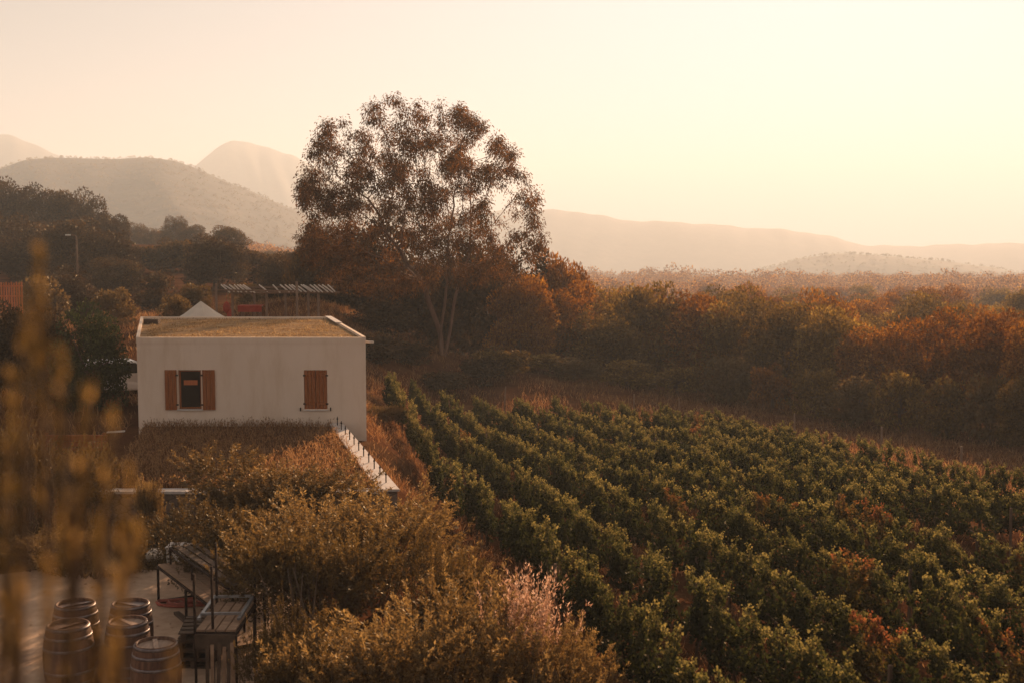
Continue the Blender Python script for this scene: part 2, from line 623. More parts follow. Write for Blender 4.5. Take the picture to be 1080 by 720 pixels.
def mountain(name, prof, d, zbase, depth, label, seed, rough=1.0, mat=M_hill):
    """ridge whose crest follows the profile, with a real body: slopes towards and away from us"""
    px = np.array([p[0] for p in prof], float)
    py = np.array([p[1] for p in prof], float)
    n = 260
    xs = np.linspace(px[0], px[-1], n)
    k = np.interp(xs, px, py)
    ker = np.hanning(7); ker /= ker.sum()
    k = np.convolve(np.pad(k, 3, mode='edge'), ker, 'valid')
    top = np.array([zat(q, d) for q in k])
    X0 = (xs - 540) / F * d
    top = top + wob(X0, seed, np.array([1.2, .8, .5]) * rough, [.02, .05, .11])
    m = 41
    vv = np.linspace(-1, 1, m)
    rg = np.random.default_rng(seed)
    ph = rg.random(8) * 6.28
    V = np.zeros((m, n, 3))
    for i, v in enumerate(vv):
        s = (1 - abs(v) ** 1.15)
        s = s * s * (3 - 2 * s) * .35 + s * .65
        gully = 1 + .035 * (1 - abs(v)) * abs(v) * 4 * (np.sin(X0 * .018 + ph[0] + v * 2) + .6 * np.sin(X0 * .043 + ph[1] - v * 3) + .4 * np.sin(X0 * .1 + ph[2]))
        V[i, :, 0] = X0 * (1 + v * depth / d * .9) + abs(v) * depth * .08 * np.sin(v * 5 + X0 * .004)
        V[i, :, 1] = d + v * depth
        V[i, :, 2] = zbase + np.maximum(top - zbase, 0) * s * (gully if abs(v) > .03 else 1)
    a = np.arange(m - 1)[:, None] * n
    b = np.arange(n - 1)[None]
    Fc = np.stack([a + b, a + b + 1, a + n + b + 1, a + n + b], 2).reshape(-1, 4)
    me = np_mesh(name, V.reshape(-1, 3), Fc, smooth=True)
    o = link_mesh(name, me, None, mat)
    tag(o, label, 'hill', kind='structure')
    HILLS.setdefault(name, V)
    if name == 'hill': HILLS['last'] = V
    return top.max()


zt = []
zt.append(mountain('hill', [(-260, 262), (-120, 235), (-60, 208), (0, 180), (30, 170), (62, 165), (90, 166), (130, 167), (165, 167), (185, 169), (205, 176), (240, 192), (280, 210), (320, 226), (370, 250), (430, 275), (500, 300)],
                   1350, -66, 600, 'rounded scrub covered hill rising behind the left trees', 3, .8))
zt.append(mountain('mountain', [(-420, 240), (-300, 190), (-180, 170), (-60, 152), (0, 143), (12, 142), (22, 145), (60, 163), (120, 185), (170, 200), (240, 230)],
                   3100, -150, 1000, 'pale far mountain shoulder at the left edge of the picture', 5, 2))
zt.append(mountain('mountain', [(90, 240), (140, 215), (180, 195), (214, 171), (230, 158), (248, 148), (258, 150), (270, 153), (290, 158), (310, 162), (340, 180), (380, 203), (450, 225), (540, 250)],
                   3200, -150, 900, 'pale pointed far mountain between the rounded hill and eucalyptus', 8, 2))
zt.append(mountain('mountain', [(380, 250), (470, 228), (540, 222), (580, 222), (610, 223), (632, 226), (655, 232), (700, 235), (760, 237), (820, 242), (870, 249), (910, 258), (980, 260), (1060, 256), (1150, 252), (1300, 258), (1500, 280)],
                   3000, -150, 760, 'long faint mountain ridge right of the eucalyptus', 11, 1.6))
zt.append(mountain('hill', [(700, 306), (760, 294), (800, 284), (840, 273), (875, 268), (920, 269), (960, 273), (1000, 277), (1050, 282), (1090, 290), (1140, 300), (1200, 308)],
                   1500, -80, 300, 'low rounded pinkish hill on the plain at right', 14, .6))

# ------------------------------------------------------------------ sky, sun, haze
SUN_EL = R(14)
SUN_AZ = R(17.0)        # to the right of +Y
world = bpy.data.worlds.new('World')
scene.world = world
world.use_nodes = True
WN, WL = world.node_tree.nodes, world.node_tree.links
bg = WN['Background']
sky = WN.new('ShaderNodeTexSky')
sky.sky_type = 'NISHITA'
sky.sun_disc = False
sky.sun_elevation = SUN_EL
sky.sun_rotation = SUN_AZ
sky.air_density = 1.0
sky.dust_density = 2.0
sky.ozone_density = 1.0
SKY_SAT, SKY_TINT, SKY_SOFT = .15, (1.0, .89, .82), 6.2
hs = WN.new('ShaderNodeHueSaturation')
hs.inputs['Saturation'].default_value = SKY_SAT
WL.new(sky.outputs[0], hs.inputs['Color'])
tn = WN.new('ShaderNodeMix'); tn.data_type = 'RGBA'; tn.blend_type = 'MULTIPLY'
tn.inputs[0].default_value = 1
tn.inputs[7].default_value = (*SKY_TINT, 1)
WL.new(hs.outputs[0], tn.inputs[6])
# thick air softens the sky's glare: c / (1 + c / k)
dv = WN.new('ShaderNodeVectorMath'); dv.operation = 'MULTIPLY_ADD'
WL.new(tn.outputs[2], dv.inputs[0])
dv.inputs[1].default_value = (1 / SKY_SOFT,) * 3
dv.inputs[2].default_value = (1, 1, 1)
dq = WN.new('ShaderNodeVectorMath'); dq.operation = 'DIVIDE'
WL.new(tn.outputs[2], dq.inputs[0])
WL.new(dv.outputs[0], dq.inputs[1])
WL.new(dq.outputs[0], bg.inputs['Color'])
bg.inputs['Strength'].default_value = .08

sl = bpy.data.lights.new('sun', 'SUN')
sl.energy = 5.0
sl.angle = R(.6)
sl.color = (1, .62, .36)
so = bpy.data.objects.new('sun', sl)
COL.objects.link(so)
sd = Vector((math.sin(SUN_AZ) * math.cos(SUN_EL), math.cos(SUN_AZ) * math.cos(SUN_EL), math.sin(SUN_EL)))
so.rotation_euler = (-sd).to_track_quat('-Z', 'Y').to_euler()
so.location = (60, 180, 60)

HAZE = 1
if HAZE:
    ztop = max(zt) + 12
    zlo = min(ZMIN, -150) - 1
    hz = MB().box((0, 0, (ztop + zlo) / 2), (10400, 10400, ztop - zlo))
    m, N, L = new_mat('haze_air')
    out = N.new('ShaderNodeOutputMaterial')
    pv = N.new('ShaderNodeVolumePrincipled')
    pv.inputs['Color'].default_value = (.80, .905, 1.0, 1)
    pv.inputs['Density'].default_value = .00045
    pv.inputs['Anisotropy'].default_value = .22
    L.new(pv.outputs[0], out.inputs['Volume'])
    ho = hz.build('haze', m)
    tag(ho, 'warm evening haze filling the valley air', 'haze', kind='stuff')

scene.view_settings.view_transform = 'Standard'
scene.view_settings.look = 'None'
scene.view_settings.gamma = 1
scene.view_settings.exposure = 1.12
scene.view_settings.use_curve_mapping = False
scene.cycles.use_denoising = True
scene.cycles.denoiser = 'OPENIMAGEDENOISE'
scene.cycles.max_bounces = 6
scene.cycles.diffuse_bounces = 3
scene.cycles.glossy_bounces = 2
scene.cycles.transmission_bounces = 4
scene.cycles.volume_bounces = 1
scene.cycles.transparent_max_bounces = 8
scene.cycles.use_fast_gi = False
# ------------------------------------------------------------------ HOUSE
def blades(name, P, hgt, wid, mat, seed, label, lean=.35, seeds=0.0):
    rg = np.random.default_rng(seed)
    n = len(P)
    up = np.array([0, 0, 1.0]) + rg.normal(size=(n, 3)) * np.array([lean, lean, .1])
    L = hgt * rg.uniform(.5, 1.25, n)
    parts = [leaves(P, up, L, wid * rg.uniform(.6, 1.4, n), rg, LEAF_LONG)]
    if seeds > 0:
        k = rg.random(n) < seeds
        upn = up[k] / np.linalg.norm(up[k], axis=1, keepdims=True)
        T = P[k] + upn * (L[k] * .85)[:, None]
        for q in range(4):
            parts.append(leaves(T + upn * rg.uniform(-.08, .1, (len(T), 1)), upn + rg.normal(size=T.shape) * .4, .07, .02, rg, LEAF_LONG, np.full(len(T), .95)))
    V, Fc, r = merge(parts)
    o = link_mesh(name, np_mesh(name, V, Fc, r), None, mat)
    return tag(o, label, 'grass', kind='stuff')


ORD = ['first', 'second', 'third', 'fourth', 'fifth', 'sixth', 'seventh', 'eighth', 'ninth', 'tenth', 'eleventh', 'twelfth', 'thirteenth', 'fourteenth', 'fifteenth',
       'sixteenth', 'seventeenth', 'eighteenth', 'nineteenth', 'twentieth', 'twenty-first', 'twenty-second', 'twenty-third', 'twenty-fourth', 'twenty-fifth',
       'twenty-sixth', 'twenty-seventh', 'twenty-eighth', 'twenty-ninth', 'thirtieth', 'thirty-first', 'thirty-second', 'thirty-third', 'thirty-fourth', 'thirty-fifth',
       'thirty-sixth', 'thirty-seventh', 'thirty-eighth', 'thirty-ninth', 'fortieth', 'forty-first', 'forty-second', 'forty-third', 'forty-fourth', 'forty-fifth', 'forty-sixth']

DH = 40.0
hx0, hx1 = at(145, 400, DH).x, at(386, 400, DH).x
ztp = zat(356, DH)
HD = 8.4                      # depth of the house
SK = -.262                    # its side walls run away to the left


def hp(u, v, z):              # u along the front (world x), v metres behind the front wall
    return Vector((u + SK * v, DH + v, z))


def house():
    root = empty('house', (0, 0, 0), 'low white plastered house with flat gravel roof and red-brown shutters', 'house')
    zb = -.6
    wx0, wx1 = at(188, 400, DH).x, at(212, 400, DH).x       # open window
    vx0, vx1 = at(320.5, 400, DH).x, at(345, 400, DH).x     # shuttered window
    wz1, wz0 = zat(390, DH), zat(431, DH)
    mb = MB()
    bm = mb.bm
    xs = [hx0, wx0, wx1, vx0, vx1, hx1]
    zs = [zb, wz0, wz1, ztp]
    rec = .16
    for i in range(5):
        for j in range(3):
            if j == 1 and i in (1, 3):
                a, b, c, d_ = xs[i], xs[i + 1], zs[1], zs[2]
                def P(x, v, z): return (x, DH + v, z)
                mb.poly([P(a, 0, c), P(b, 0, c), P(b, rec, c), P(a, rec, c)])
                mb.poly([P(a, 0, d_), P(a, rec, d_), P(b, rec, d_), P(b, 0, d_)])
                mb.poly([P(a, 0, c), P(a, rec, c), P(a, rec, d_), P(a, 0, d_)])
                mb.poly([P(b, 0, c), P(b, 0, d_), P(b, rec, d_), P(b, rec, c)])
                continue
            mb.poly([(xs[i], DH, zs[j]), (xs[i + 1], DH, zs[j]), (xs[i + 1], DH, zs[j + 1]), (xs[i], DH, zs[j + 1])])
    # sides and back
    pr = ztp
    mb.poly([hp(hx1, 0, zb), hp(hx1, HD, zb), hp(hx1, HD, pr), hp(hx1, 0, pr)])
    mb.poly([hp(hx0, HD, zb), hp(hx0, 0, zb), hp(hx0, 0, pr), hp(hx0, HD, pr)])
    mb.poly([hp(hx1, HD, zb), hp(hx0, HD, zb), hp(hx0, HD, pr), hp(hx1, HD, pr)])
    bmesh.ops.remove_doubles(bm, verts=bm.verts, dist=.0005)
    mb.build('wall', M_plaster, root)
    # roof deck a little below the wall top, parapets on the sides and back
    rz = ztp - .05
    rf = MB()
    q = .09
    rf.prism([hp(hx0 + q, .1, 0)[:2], hp(hx1 - q, .1, 0)[:2], hp(hx1 - q, HD - q, 0)[:2], hp(hx0 + q, HD - q, 0)[:2]], rz - .1, rz)
    roof = rf.build('roof', M_roof, root)
    pm = MB()
    for (a, b) in ((hx0 - .01, hx0 + q), (hx1 - q, hx1 + .01)):
        pm.prism([hp(a, -.008, 0)[:2], hp(b, -.008, 0)[:2], hp(b, HD + .008, 0)[:2], hp(a, HD + .008, 0)[:2]], rz - .12, ztp + .022)
    pm.prism([hp(hx0 + q, HD - q, 0)[:2], hp(hx1 - q, HD - q, 0)[:2], hp(hx1 - q, HD + .01, 0)[:2], hp(hx0 + q, HD + .01, 0)[:2]], rz - .12, ztp + .018)
    pm.prism([hp(hx0 + q, -.012, 0)[:2], hp(hx1 - q, -.012, 0)[:2], hp(hx1 - q, .1, 0)[:2], hp(hx0 + q, .1, 0)[:2]], rz - .12, ztp + .006)
    pm.build('parapet', M_plaster, roof)
    fl = MB()
    fl.prism([hp(hx1 - .2, HD - 3.0, 0)[:2], hp(hx1 + .02, HD - 3.0, 0)[:2], hp(hx1 + .02, HD + .02, 0)[:2], hp(hx1 - .2, HD + .02, 0)[:2]], ztp + .025, ztp + .045)
    fl.build('flashing', M_white, roof)
    vb = MB()
    va, vc = at(153, 339, 46), at(168, 339, 46)
    vb.box(((va.x + vc.x) / 2, 46, rz + .08), (vc.x - va.x, .35, .16), bev=.01)
    vb.build('roof_hatch', M_timber_d, roof)
    rgr = np.random.default_rng(3)
    u = rgr.uniform(hx0 + .3, hx1 - .3, 9000); v = rgr.uniform(.12, HD - .3, 9000)
    kk = (np.sin(u * 1.9 + v) * np.sin(v * 2.3 - u * .7) > rgr.uniform(-1.0, .7, len(u)))
    u, v = u[kk], v[kk]
    ro = blades('roof_plants', np.stack([u + SK * v, DH + v, np.full(len(u), rz)], 1), .085, .02, M_straw, 8, None, .8)
    ro.parent = roof
    if 'category' in ro: del ro['category']
    sp = MB()
    s0 = Vector((hx1 - .02, DH + .18, ztp - .14))
    sp.tube([s0, s0 + Vector((.24, -.03, -.01))], .035, 8)
    sp.build('rain_spout', M_white, root)
    # open window
    fr = MB()
    t = .05
    yy = DH + rec - .04
    cx, cz = (wx0 + wx1) / 2, (wz0 + wz1) / 2
    W, Hh = wx1 - wx0, wz1 - wz0
    fr.box((wx0 + t / 2, yy, cz), (t, .05, Hh))
    fr.box((wx1 - t / 2, yy, cz), (t, .05, Hh))
    fr.box((cx, yy, wz1 - t / 2), (W - 2 * t, .05, t))
    fr.box((cx, yy, wz0 + t / 2), (W - 2 * t, .05, t))
    wf = fr.build('window', M_shutter, root)
    tag(wf, 'open window with dark glass')
    g = MB()
    g.box((cx, yy + .02, cz), (W - 2 * t, .012, Hh - 2 * t))
    g.build('pane', M_glass, wf)
    # warm reflection in the window, put in as an orange panel before the pane
    ob = MB()
    ob.box((cx + .0, yy + .006, cz + .20), (.42, .008, .15), bev=.003)
    ob.build('orange_reflection', M_orange, wf)
    sl_ = MB()
    sl_.box((cx, DH + .02, wz0 - .02), (W + .1, .16, .04), bev=.006)
    sl_.build('sill', M_white, wf)
    # shutters
    def shutter(x0, x1, z0, z1, y, lbl, hinge_x):
        s = MB()
        n = 3 if x1 - x0 < .5 else 3
        w = (x1 - x0) / n
        for i in range(n):
            s.box((x0 + w * (i + .5), y, (z0 + z1) / 2), (w - .008, .03, z1 - z0), bev=.004)
        for zz in (z0 + .16, z1 - .16):
            s.box(((x0 + x1) / 2, y - .022, zz), ((x1 - x0) - .03, .018, .07), bev=.003)
        so_ = s.build('shutter', M_shutter, root)
        tag(so_, lbl)
        for zz in (z0 + .16, z1 - .16):
            hb = MB()
            hb.box((hinge_x, y - .02, zz), (.08, .03, .045), bev=.004)
            hb.build('hinge', M_iron, so_)
    a0, a1 = at(174, 400, DH).x, at(186.6, 400, DH).x
    b0, b1 = at(213.6, 400, DH).x, at(227, 400, DH).x
    shutter(a0, a1, wz0 - .02, wz1 + .01, DH - .04, 'folded-back shutter left of the open window', a1 + .01)
    shutter(b0, b1, wz0 - .02, wz1 + .01, DH - .04, 'folded-back shutter right of the open window', b0 - .01)
    m_ = (vx0 + vx1) / 2
    shutter(vx0 + .005, m_ - .004, wz0 + .0, wz1 - .004, DH + .03, 'closed left shutter leaf', vx0 + .01)
    shutter(m_ + .004, vx1 - .005, wz0 + .0, wz1 - .004, DH + .03, 'closed right shutter leaf', vx1 - .01)
    for xx in (vx0 - .11, vx1 + .10):
        k = MB()
        k.box((xx, DH - .035, wz0 + .0), (.03, .06, .11), bev=.008)
        k.build('shutter_catch', M_iron, root)
    s2 = MB()
    s2.box((m_, DH - .01, wz0 - .035), (vx1 - vx0 + .04, .07, .03), bev=.005)
    s2.build('sill', M_white, root)


house()

# ------------------------------------------------------------------ garden bed, walls, courtyard
GX0 = -9.4
gp = [(-11.2, 39.97), (-5.5, 39.97), (-3.0, 30.25), (GX0, 30.25), (GX0 - .6, 34)]
gb = MB()
gb.prism(gp, -1.4, .26)
o = gb.build('garden_ground', M_ground)
tag(o, 'raised bed of dry soil in front of the white house', 'ground', kind='structure')

# stone wall with pale coping
sw = empty('stone_wall', (0, 0, 0), 'low rough stone retaining wall with a pale coping under the garden', 'wall')
b = MB(); b.prism([(GX0 - .1, 29.9), (-3.05, 29.9), (-3.05, 30.22), (GX0 - .1, 30.22)], -1.6, .28); b.build('stonework', M_stone, sw)
b = MB(); b.prism([(GX0 - .15, 29.84), (-2.9, 29.84), (-2.9, 30.2), (GX0 - .15, 30.2)], .285, .345); b.build('coping', M_white, sw)

# white topped wall with upright iron pins
rw = empty('parapet_wall', (-5.4, 40, 0), 'white topped wall with a row of iron pins running from house to shrubs', 'wall')
pts_t = [(-5.52, 39.96), (-5.2, 39.96), (-2.63, 30.0), (-3.0, 30.0)]
loc = [(p[0] + 5.4, p[1] - 40) for p in pts_t]
b = MB(); b.prism(loc, -2.2, .32); b.build('masonry', M_stone, rw)
loc2 = [(-5.57 + 5.4, -.04), (-5.15 + 5.4, -.04), (-2.57 + 5.4, -10.06), (-3.06 + 5.4, -10.06)]
b = MB(); b.prism(loc2, .325, .375); b.build('coping', M_white, rw)
for i in range(11):
    t = (i + .4) / 11.0
    t = t ** 1.0
    y = 39.8 - 9.6 * t
    x = -5.33 + (-2.82 + 5.33) * t
    p = MB()
    p.tube([(0, 0, -.02), (0, 0, .24), (.012, -.01, .26)], [.016, .016, .01], 6)
    p.box((0, 0, .19), (.05, .012, .035))
    p.build('iron_pin', M_iron, rw, loc=(x + 5.4, y - 40, .38))

b = MB()
cy = [(-13, 9), (1.2, 9), (-.9, 15.5), (-3.2, 22.5), (-5.0, 25.8), (-9.2, 26.2), (-13, 24.0)]
b.prism(cy, -.8, -.455)
o = b.build('courtyard_paving', M_concrete)
tag(o, 'pale concrete courtyard paving under the barrels and steel racks', 'paving', kind='structure')
CYZ = -.455

rl = np.random.default_rng(12)
nl_ = 1500
LX = rl.uniform(-10, -2.2, nl_); LY = rl.uniform(15, 25.6, nl_)
kk = (LX < -.9 - (LY - 15.5) * .33 - .3) & (np.sin(LX * 3 + LY) + np.sin(LY * 2.1) > rl.uniform(-2.4, 2.2, nl_) - np.clip(LX + 5, -2, 2))
LX, LY = LX[kk], LY[kk]
dl = rl.normal(size=(len(LX), 3)); dl[:, 2] *= .12
V_, F_, r_l = leaves(np.stack([LX, LY, np.full(len(LX), CYZ + .008)], 1), dl, .07, .03, rl)
tag(link_mesh('fallen_leaves', np_mesh('fallen_leaves', V_, F_, r_l), None, M_drygrass), 'dry fallen leaves scattered over the concrete courtyard', 'leaf litter', kind='stuff')

# ------------------------------------------------------------------ barrels
def barrel(loc, label, head, lying=False, s=1.0):
    root = empty('barrel', loc, label, 'barrel', 'wooden wine barrels in the courtyard')
    Hh = .95
    prof = []
    for i in range(13):
        t = i / 12
        z = Hh * t
        r = .285 + .065 * (1 - (2 * t - 1) ** 2)
        prof.append((r, z))
    m = MB(); m.lathe([(.02, .04), (.265, .04), (.265, 0)] + prof + [(.262, Hh), (.258, Hh - .05)], 32)
    m.build('staves', M_stave, root)
    hd = MB(); hd.lathe([(.26, Hh - .045), (.13, Hh - .043), (.001, Hh - .043)], 32)
    ho_ = hd.build('barrel_head', head, root)
    bar_ = MB(); bar_.box((0, 0, Hh - .032), (.5, .07, .02), rz=rng.uniform(0, 3), bev=.004)
    bar_.build('head_brace', head, ho_)
    for zz in (.03, .14, .30, .62, .78, .90):
        r = .285 + .065 * (1 - (2 * zz / Hh - 1) ** 2) + .004
        r2 = .285 + .065 * (1 - (2 * (zz + .04) / Hh - 1) ** 2) + .004
        k = MB(); k.lathe([(r - .004, zz), (r + .002, zz), (r2 + .002, zz + .04), (r2 - .004, zz + .04)], 32)
        k.build('hoop', M_hoop, root)
    root.scale = (s, s, s)
    return root


barrel((-5.08, 18.45, CYZ), 'wooden barrel with pale dusty head, closest to the stacked pallets', M_head, s=1.02)
barrel((-6.03, 20.5, CYZ), 'wooden barrel with dark wet head, farther of the pair beside the bench', M_wine)
barrel((-5.80, 19.55, CYZ), 'wooden barrel with a sunken pale head, between dark-headed and dusty-headed ones', M_head)
barrel((-6.85, 20.35, CYZ), 'wooden barrel half veiled by blurred leaves, rear one of the pair', M_wine, s=1.04)
barrel((-6.58, 19.2, CYZ), 'wooden barrel with thick pale rim, directly behind the blurred leaves', M_stave, s=1.06)

# ------------------------------------------------------------------ bench / rack of iron and timber
def rack_long():
    A = atz(162, 645, CYZ); B = atz(238, 668, CYZ)
    A = Vector((-6.45, 23.7, CYZ)); B = Vector((-4.75, 20.9, CYZ))
    u = (B - A).normalized(); n = Vector((u.y, -u.x, 0)) * -1
    if n.x < 0: n = -n
    W = .62
    root = empty('steel_bench', A, 'long two-tier dark iron bench with plank shelves on the courtyard', 'bench')
    L = (B - A).length
    def q(a, w, z): return u * a + n * w + Vector((0, 0, z))
    for a in (0, L * .5, L):
        for w in (0, W):
            m = MB(); m.bar(q(a, w, 0), q(a, w, .64), .038, up=(u.x, u.y, 0)); m.build('leg', M_iron, root)
    for a in (0, L):
        m = MB(); m.bar(q(a, .03, .03), q(a, W - .03, .03), .045); m.build('foot_rail', M_iron, root)
    m = MB()
    for w in (0, W):
        m.bar(q(-.02, w, .67), q(L + .02, w, .67), .035)
    for a in (.0, L):
        m.bar(q(a, .03, .67), q(a, W - .03, .67), .045)
    m.build('frame', M_iron, root)
    for i in range(4):
        w = W * (i + .5) / 4
        m = MB(); m.bar(q(.0, w, .708), q(L, w, .708), W / 4 - .015, .025); m.build('shelf_plank', M_timber, root)
    # upper tier, set back
    for a in (.12, L * .42, L * .75, L * 1.05):
        for w in (.2, W + .12):
            m = MB(); m.bar(q(a, w, .722 if w < W and a < L else 0), q(a, w, 1.0), .034, up=(u.x, u.y, 0)); m.build('upright', M_iron, root)
    m = MB()
    for w in (.2, W + .12):
        m.bar(q(.1, w, 1.02), q(L * 1.07, w, 1.02), .036)
    m.bar(q(.12, .22, 1.02), q(.12, W + .1, 1.02), .036)
    m.build('top_frame', M_iron, root)
    for i in range(3):
        w = .22 + (W - .12) * (i + .5) / 3
        m = MB(); m.bar(q(.2, w, 1.055), q(L * 1.02, w, 1.055 + rng.uniform(0, .02)), .12, .022); m.build('shelf_plank', M_timber_d, root)
    return A, u, n


A0, U0, N0 = rack_long()


def wavy(name, c, n, r, mat, label, cat, seed):
    rg = np.random.default_rng(seed)
    m = MB()
    pts = []
    for i in range(n):
        a = i * .55
        rr = r * (.6 + .4 * math.sin(i * .37 + 1)) * (1 + rg.normal() * .08)
        pts.append(Vector((rr * math.cos(a) * 1.25, rr * math.sin(a) * .6, .02 + .02 * (i / n) + .012 * math.sin(i * .9))))
    m.tube(pts, .017, 6)
    o = m.build(name, mat, None, loc=c)
    return tag(o, label, cat)


wavy('garden_hose', (-5.95, 23.6, CYZ + .01), 90, .42, M_hose, 'red hose coiled in a tangle on the ground under the bench', 'hose', 4)

# loose plank on the ground
m = MB(); m.bar((0, 0, 0), (1.15, -1.9, 0), .1, .05)
o = m.build('timber_beam', M_timber_d, None, loc=(-5.95, 23.0, CYZ + .03))
tag(o, 'dark timber beam lying on the concrete beside the bench', 'beam')


def potting_table():
    x0, x1, y0, y1, zt_ = -4.66, -4.06, 19.05, 20.5, .48
    root = empty('workbench', (-4.37, 19.7, CYZ), 'tall iron framed workbench with a grey-brown plank top', 'workbench')
    def q(x, y, z): return Vector((x + 4.37, y - 19.7, z - CYZ))
    for (x, y, zh) in ((x0, y0, 1.35), (x1, y0, .46), (x0, y1, 1.45), (x1, y1, 1.2), ((x0 + x1) / 2 - .05, y0 + .05, 1.45)):
        m = MB(); m.bar(q(x, y, CYZ), q(x, y, zh), .034, up=(0, 1, 0)); m.build('upright', M_iron, root)
    m = MB()
    m.bar(q(x0, y0, zt_ - .03), q(x0, y1, zt_ - .03), .04); m.bar(q(x1, y0, zt_ - .03), q(x1, y1, zt_ - .03), .04)
    m.bar(q(x0, y0, zt_ - .028), q(x1, y0, zt_ - .028), .04); m.bar(q(x0, y1, zt_ - .028), q(x1, y1, zt_ - .028), .04)
    m.build('frame', M_iron, root)
    for i in range(4):
        w = (x1 - x0) / 4
        m = MB(); m.box(q(x0 + w * (i + .5), (y0 + y1) / 2, zt_ + .01), (w - .02, y1 - y0, .03), bev=.004); m.build('plank', M_timber, root)
    m = MB(); m.box(q((x0 + x1) / 2, y0 - .03, zt_ - .14), (x1 - x0, .03, .22), bev=.004); m.build('apron', M_timber_d, root)


potting_table()
# grey metal frame lying on the table
m = MB()
for xx in (-.30, .30):
    m.bar((xx, -.55, 0), (xx, .55, .03), .05, .035)
for yy in (-.42, .5):
    m.bar((-.30, yy, .04), (.30, yy, .05), .045, .035)
o = m.build('metal_frame', M_galv, None, loc=(-4.40, 20.0, .548))
tag(o, 'grey metal ladder-like frame lying across the workbench top', 'frame')

# pallets
for i in range(4):
    root = empty('pallet', (-4.95 + .03 * (i % 2), 20.6, CYZ + .145 * i), '', 'pallet', 'wooden pallets stacked beside the workbench', rz=.05 * (i - 1))
    root['label'] = ['dark wooden pallet at the bottom of the stack by the workbench', 'dark wooden pallet second from the ground in the workbench stack',
                     'dark wooden pallet just under the topmost one by the workbench', 'dark wooden pallet on top of the stack beside the workbench'][i]
    for k in range(5):
        m = MB(); m.box((0, -.4 + .2 * k, .128), (.62, .13, .022), bev=.003); m.build('deck_board', M_timber_d, root)
    for k in range(3):
        m = MB(); m.box((-.24 + .24 * k, 0, .066), (.08, .92, .1), bev=.003); m.build('bearer', M_timber_d, root)
    for k in range(3):
        m = MB(); m.box((0, -.4 + .4 * k, .008), (.62, .11, .016)); m.build('base_board', M_timber_d, root)

# boards leaning below the workbench
for i in range(6):
    x = -4.42 + .075 * i
    L = .78 + .03 * (i % 3)
    m = MB(); m.bar((x, 18.72 + .02 * (i % 2), CYZ + .0), (x + rng.normal() * .03, 18.83, CYZ + L), .05, .02, up=(0, 1, 0))
    o = m.build('board', M_timber if i % 2 else M_timber_d)
    tag(o, ORD[i] + ' narrow board from the left, leaning upright under the workbench', 'board', 'boards leaning under the workbench')

# pale crate and sack behind the bench
root = empty('storage_tub', (-6.75, 26.4, -.42), 'pale plastic tub with a lid behind the iron bench', 'tub')
m = MB(); m.box((0, 0, .17), (.42, .4, .34), bev=.03); m.build('tub_body', M_plastic, root)
m = MB(); m.box((0, 0, .36), (.46, .44, .05), bev=.015); m.build('lid', M_white, root)
m = MB()
m.box((0, 0, .14), (.34, .3, .28), bev=.09)
bmesh.ops.subdivide_edges(m.bm, edges=m.bm.edges[:], cuts=1)
for v in m.bm.verts: v.co += Vector((rng.normal(), rng.normal(), rng.normal())) * .004
o = m.build('sack', M_canvas, None, loc=(-7.3, 26.6, -.46))
tag(o, 'small pale lumpy sack on the ground beside the plastic tub', 'sack')

# ------------------------------------------------------------------ behind the house: pergola, tent, table
def pergola():
    d0, d1 = 56.0, 60.0
    zr = zat(309, d0)
    root = empty('pergola', (at(285, 384, 58).x, 58, 0), 'rustic timber pergola with thin slatted top behind the white roof', 'pergola')
    ox, oy = root.location.x, root.location.y
    gz = -.35
    def P(px, d, z): return Vector((at(px, 300, d).x - ox, d - oy, z))
    for px, d, zh in ((228, d0 - 1, zat(299, d0 - 1)), (245, d0, zr), (268, d1, zr), (281, d0, zr), (313, d0 - 1, zat(297, d0 - 1)), (325, d1, zr), (335.5, d0, zr), (301, d1, zr)):
        m = MB(); m.tube([P(px, d, gz), P(px, d, zh)], .055, 7); m.build('post', M_post, root)
    for a_, b_, r__ in ((P(226, d0 - 1, zat(306, d0 - 1)), P(314, d0 - 1, zat(307, d0 - 1)), .035), (P(240, d0, zr), P(358, d0, zr + .02), .05), (P(250, d1, zr), P(352, d1, zr + .06), .05)):
        m = MB()
        m.tube([a_, b_], r__, 6)
        m.build('beam', M_post, root)
    for i in range(26):
        t = i / 25
        px = 242 + 112 * t
        if 0.2 < t < .55 and i % 3: continue
        m = MB()
        m.tube([P(px + rng.normal() * .6, d0 - .5, zr + .07 + rng.normal() * .015), P(px - 9 + rng.normal(), d1 + .4, zr + .12)], .034, 5)
        m.build('slat', M_trim, root)


pergola()

tz = 53.0
tx = at(212, 330, tz).x
root = empty('canvas_tent', (tx, tz, -.3), 'cream bell tent with a pointed top rising behind the house', 'tent')
apex = zat(317.5, tz) + .3
m = MB()
eave_r, eave_z = 1.35, zat(341, tz) + .3
n = 8
ring = [(eave_r * math.cos(2 * math.pi * (k + .5) / n), eave_r * math.sin(2 * math.pi * (k + .5) / n), eave_z) for k in range(n)]
prof_mid = .52
for k in range(n):
    a, b = Vector(ring[k]), Vector(ring[(k + 1) % n])
    am, bm_ = a * .48, b * .48
    am.z = bm_.z = eave_z + (apex - eave_z) * .46
    m.poly([a, b, bm_, am]); m.poly([am, bm_, (0, 0, apex)])
bmesh.ops.remove_doubles(m.bm, verts=m.bm.verts, dist=.001)
m.build('tent_roof', M_canvas, root)
m = MB()
for k in range(n):
    a, b = ring[k], ring[(k + 1) % n]
    m.poly([(a[0] * .97, a[1] * .97, 0), (b[0] * .97, b[1] * .97, 0), (b[0] * .97, b[1] * .97, eave_z), (a[0] * .97, a[1] * .97, eave_z)])
m.build('tent_wall', M_canvas, root)
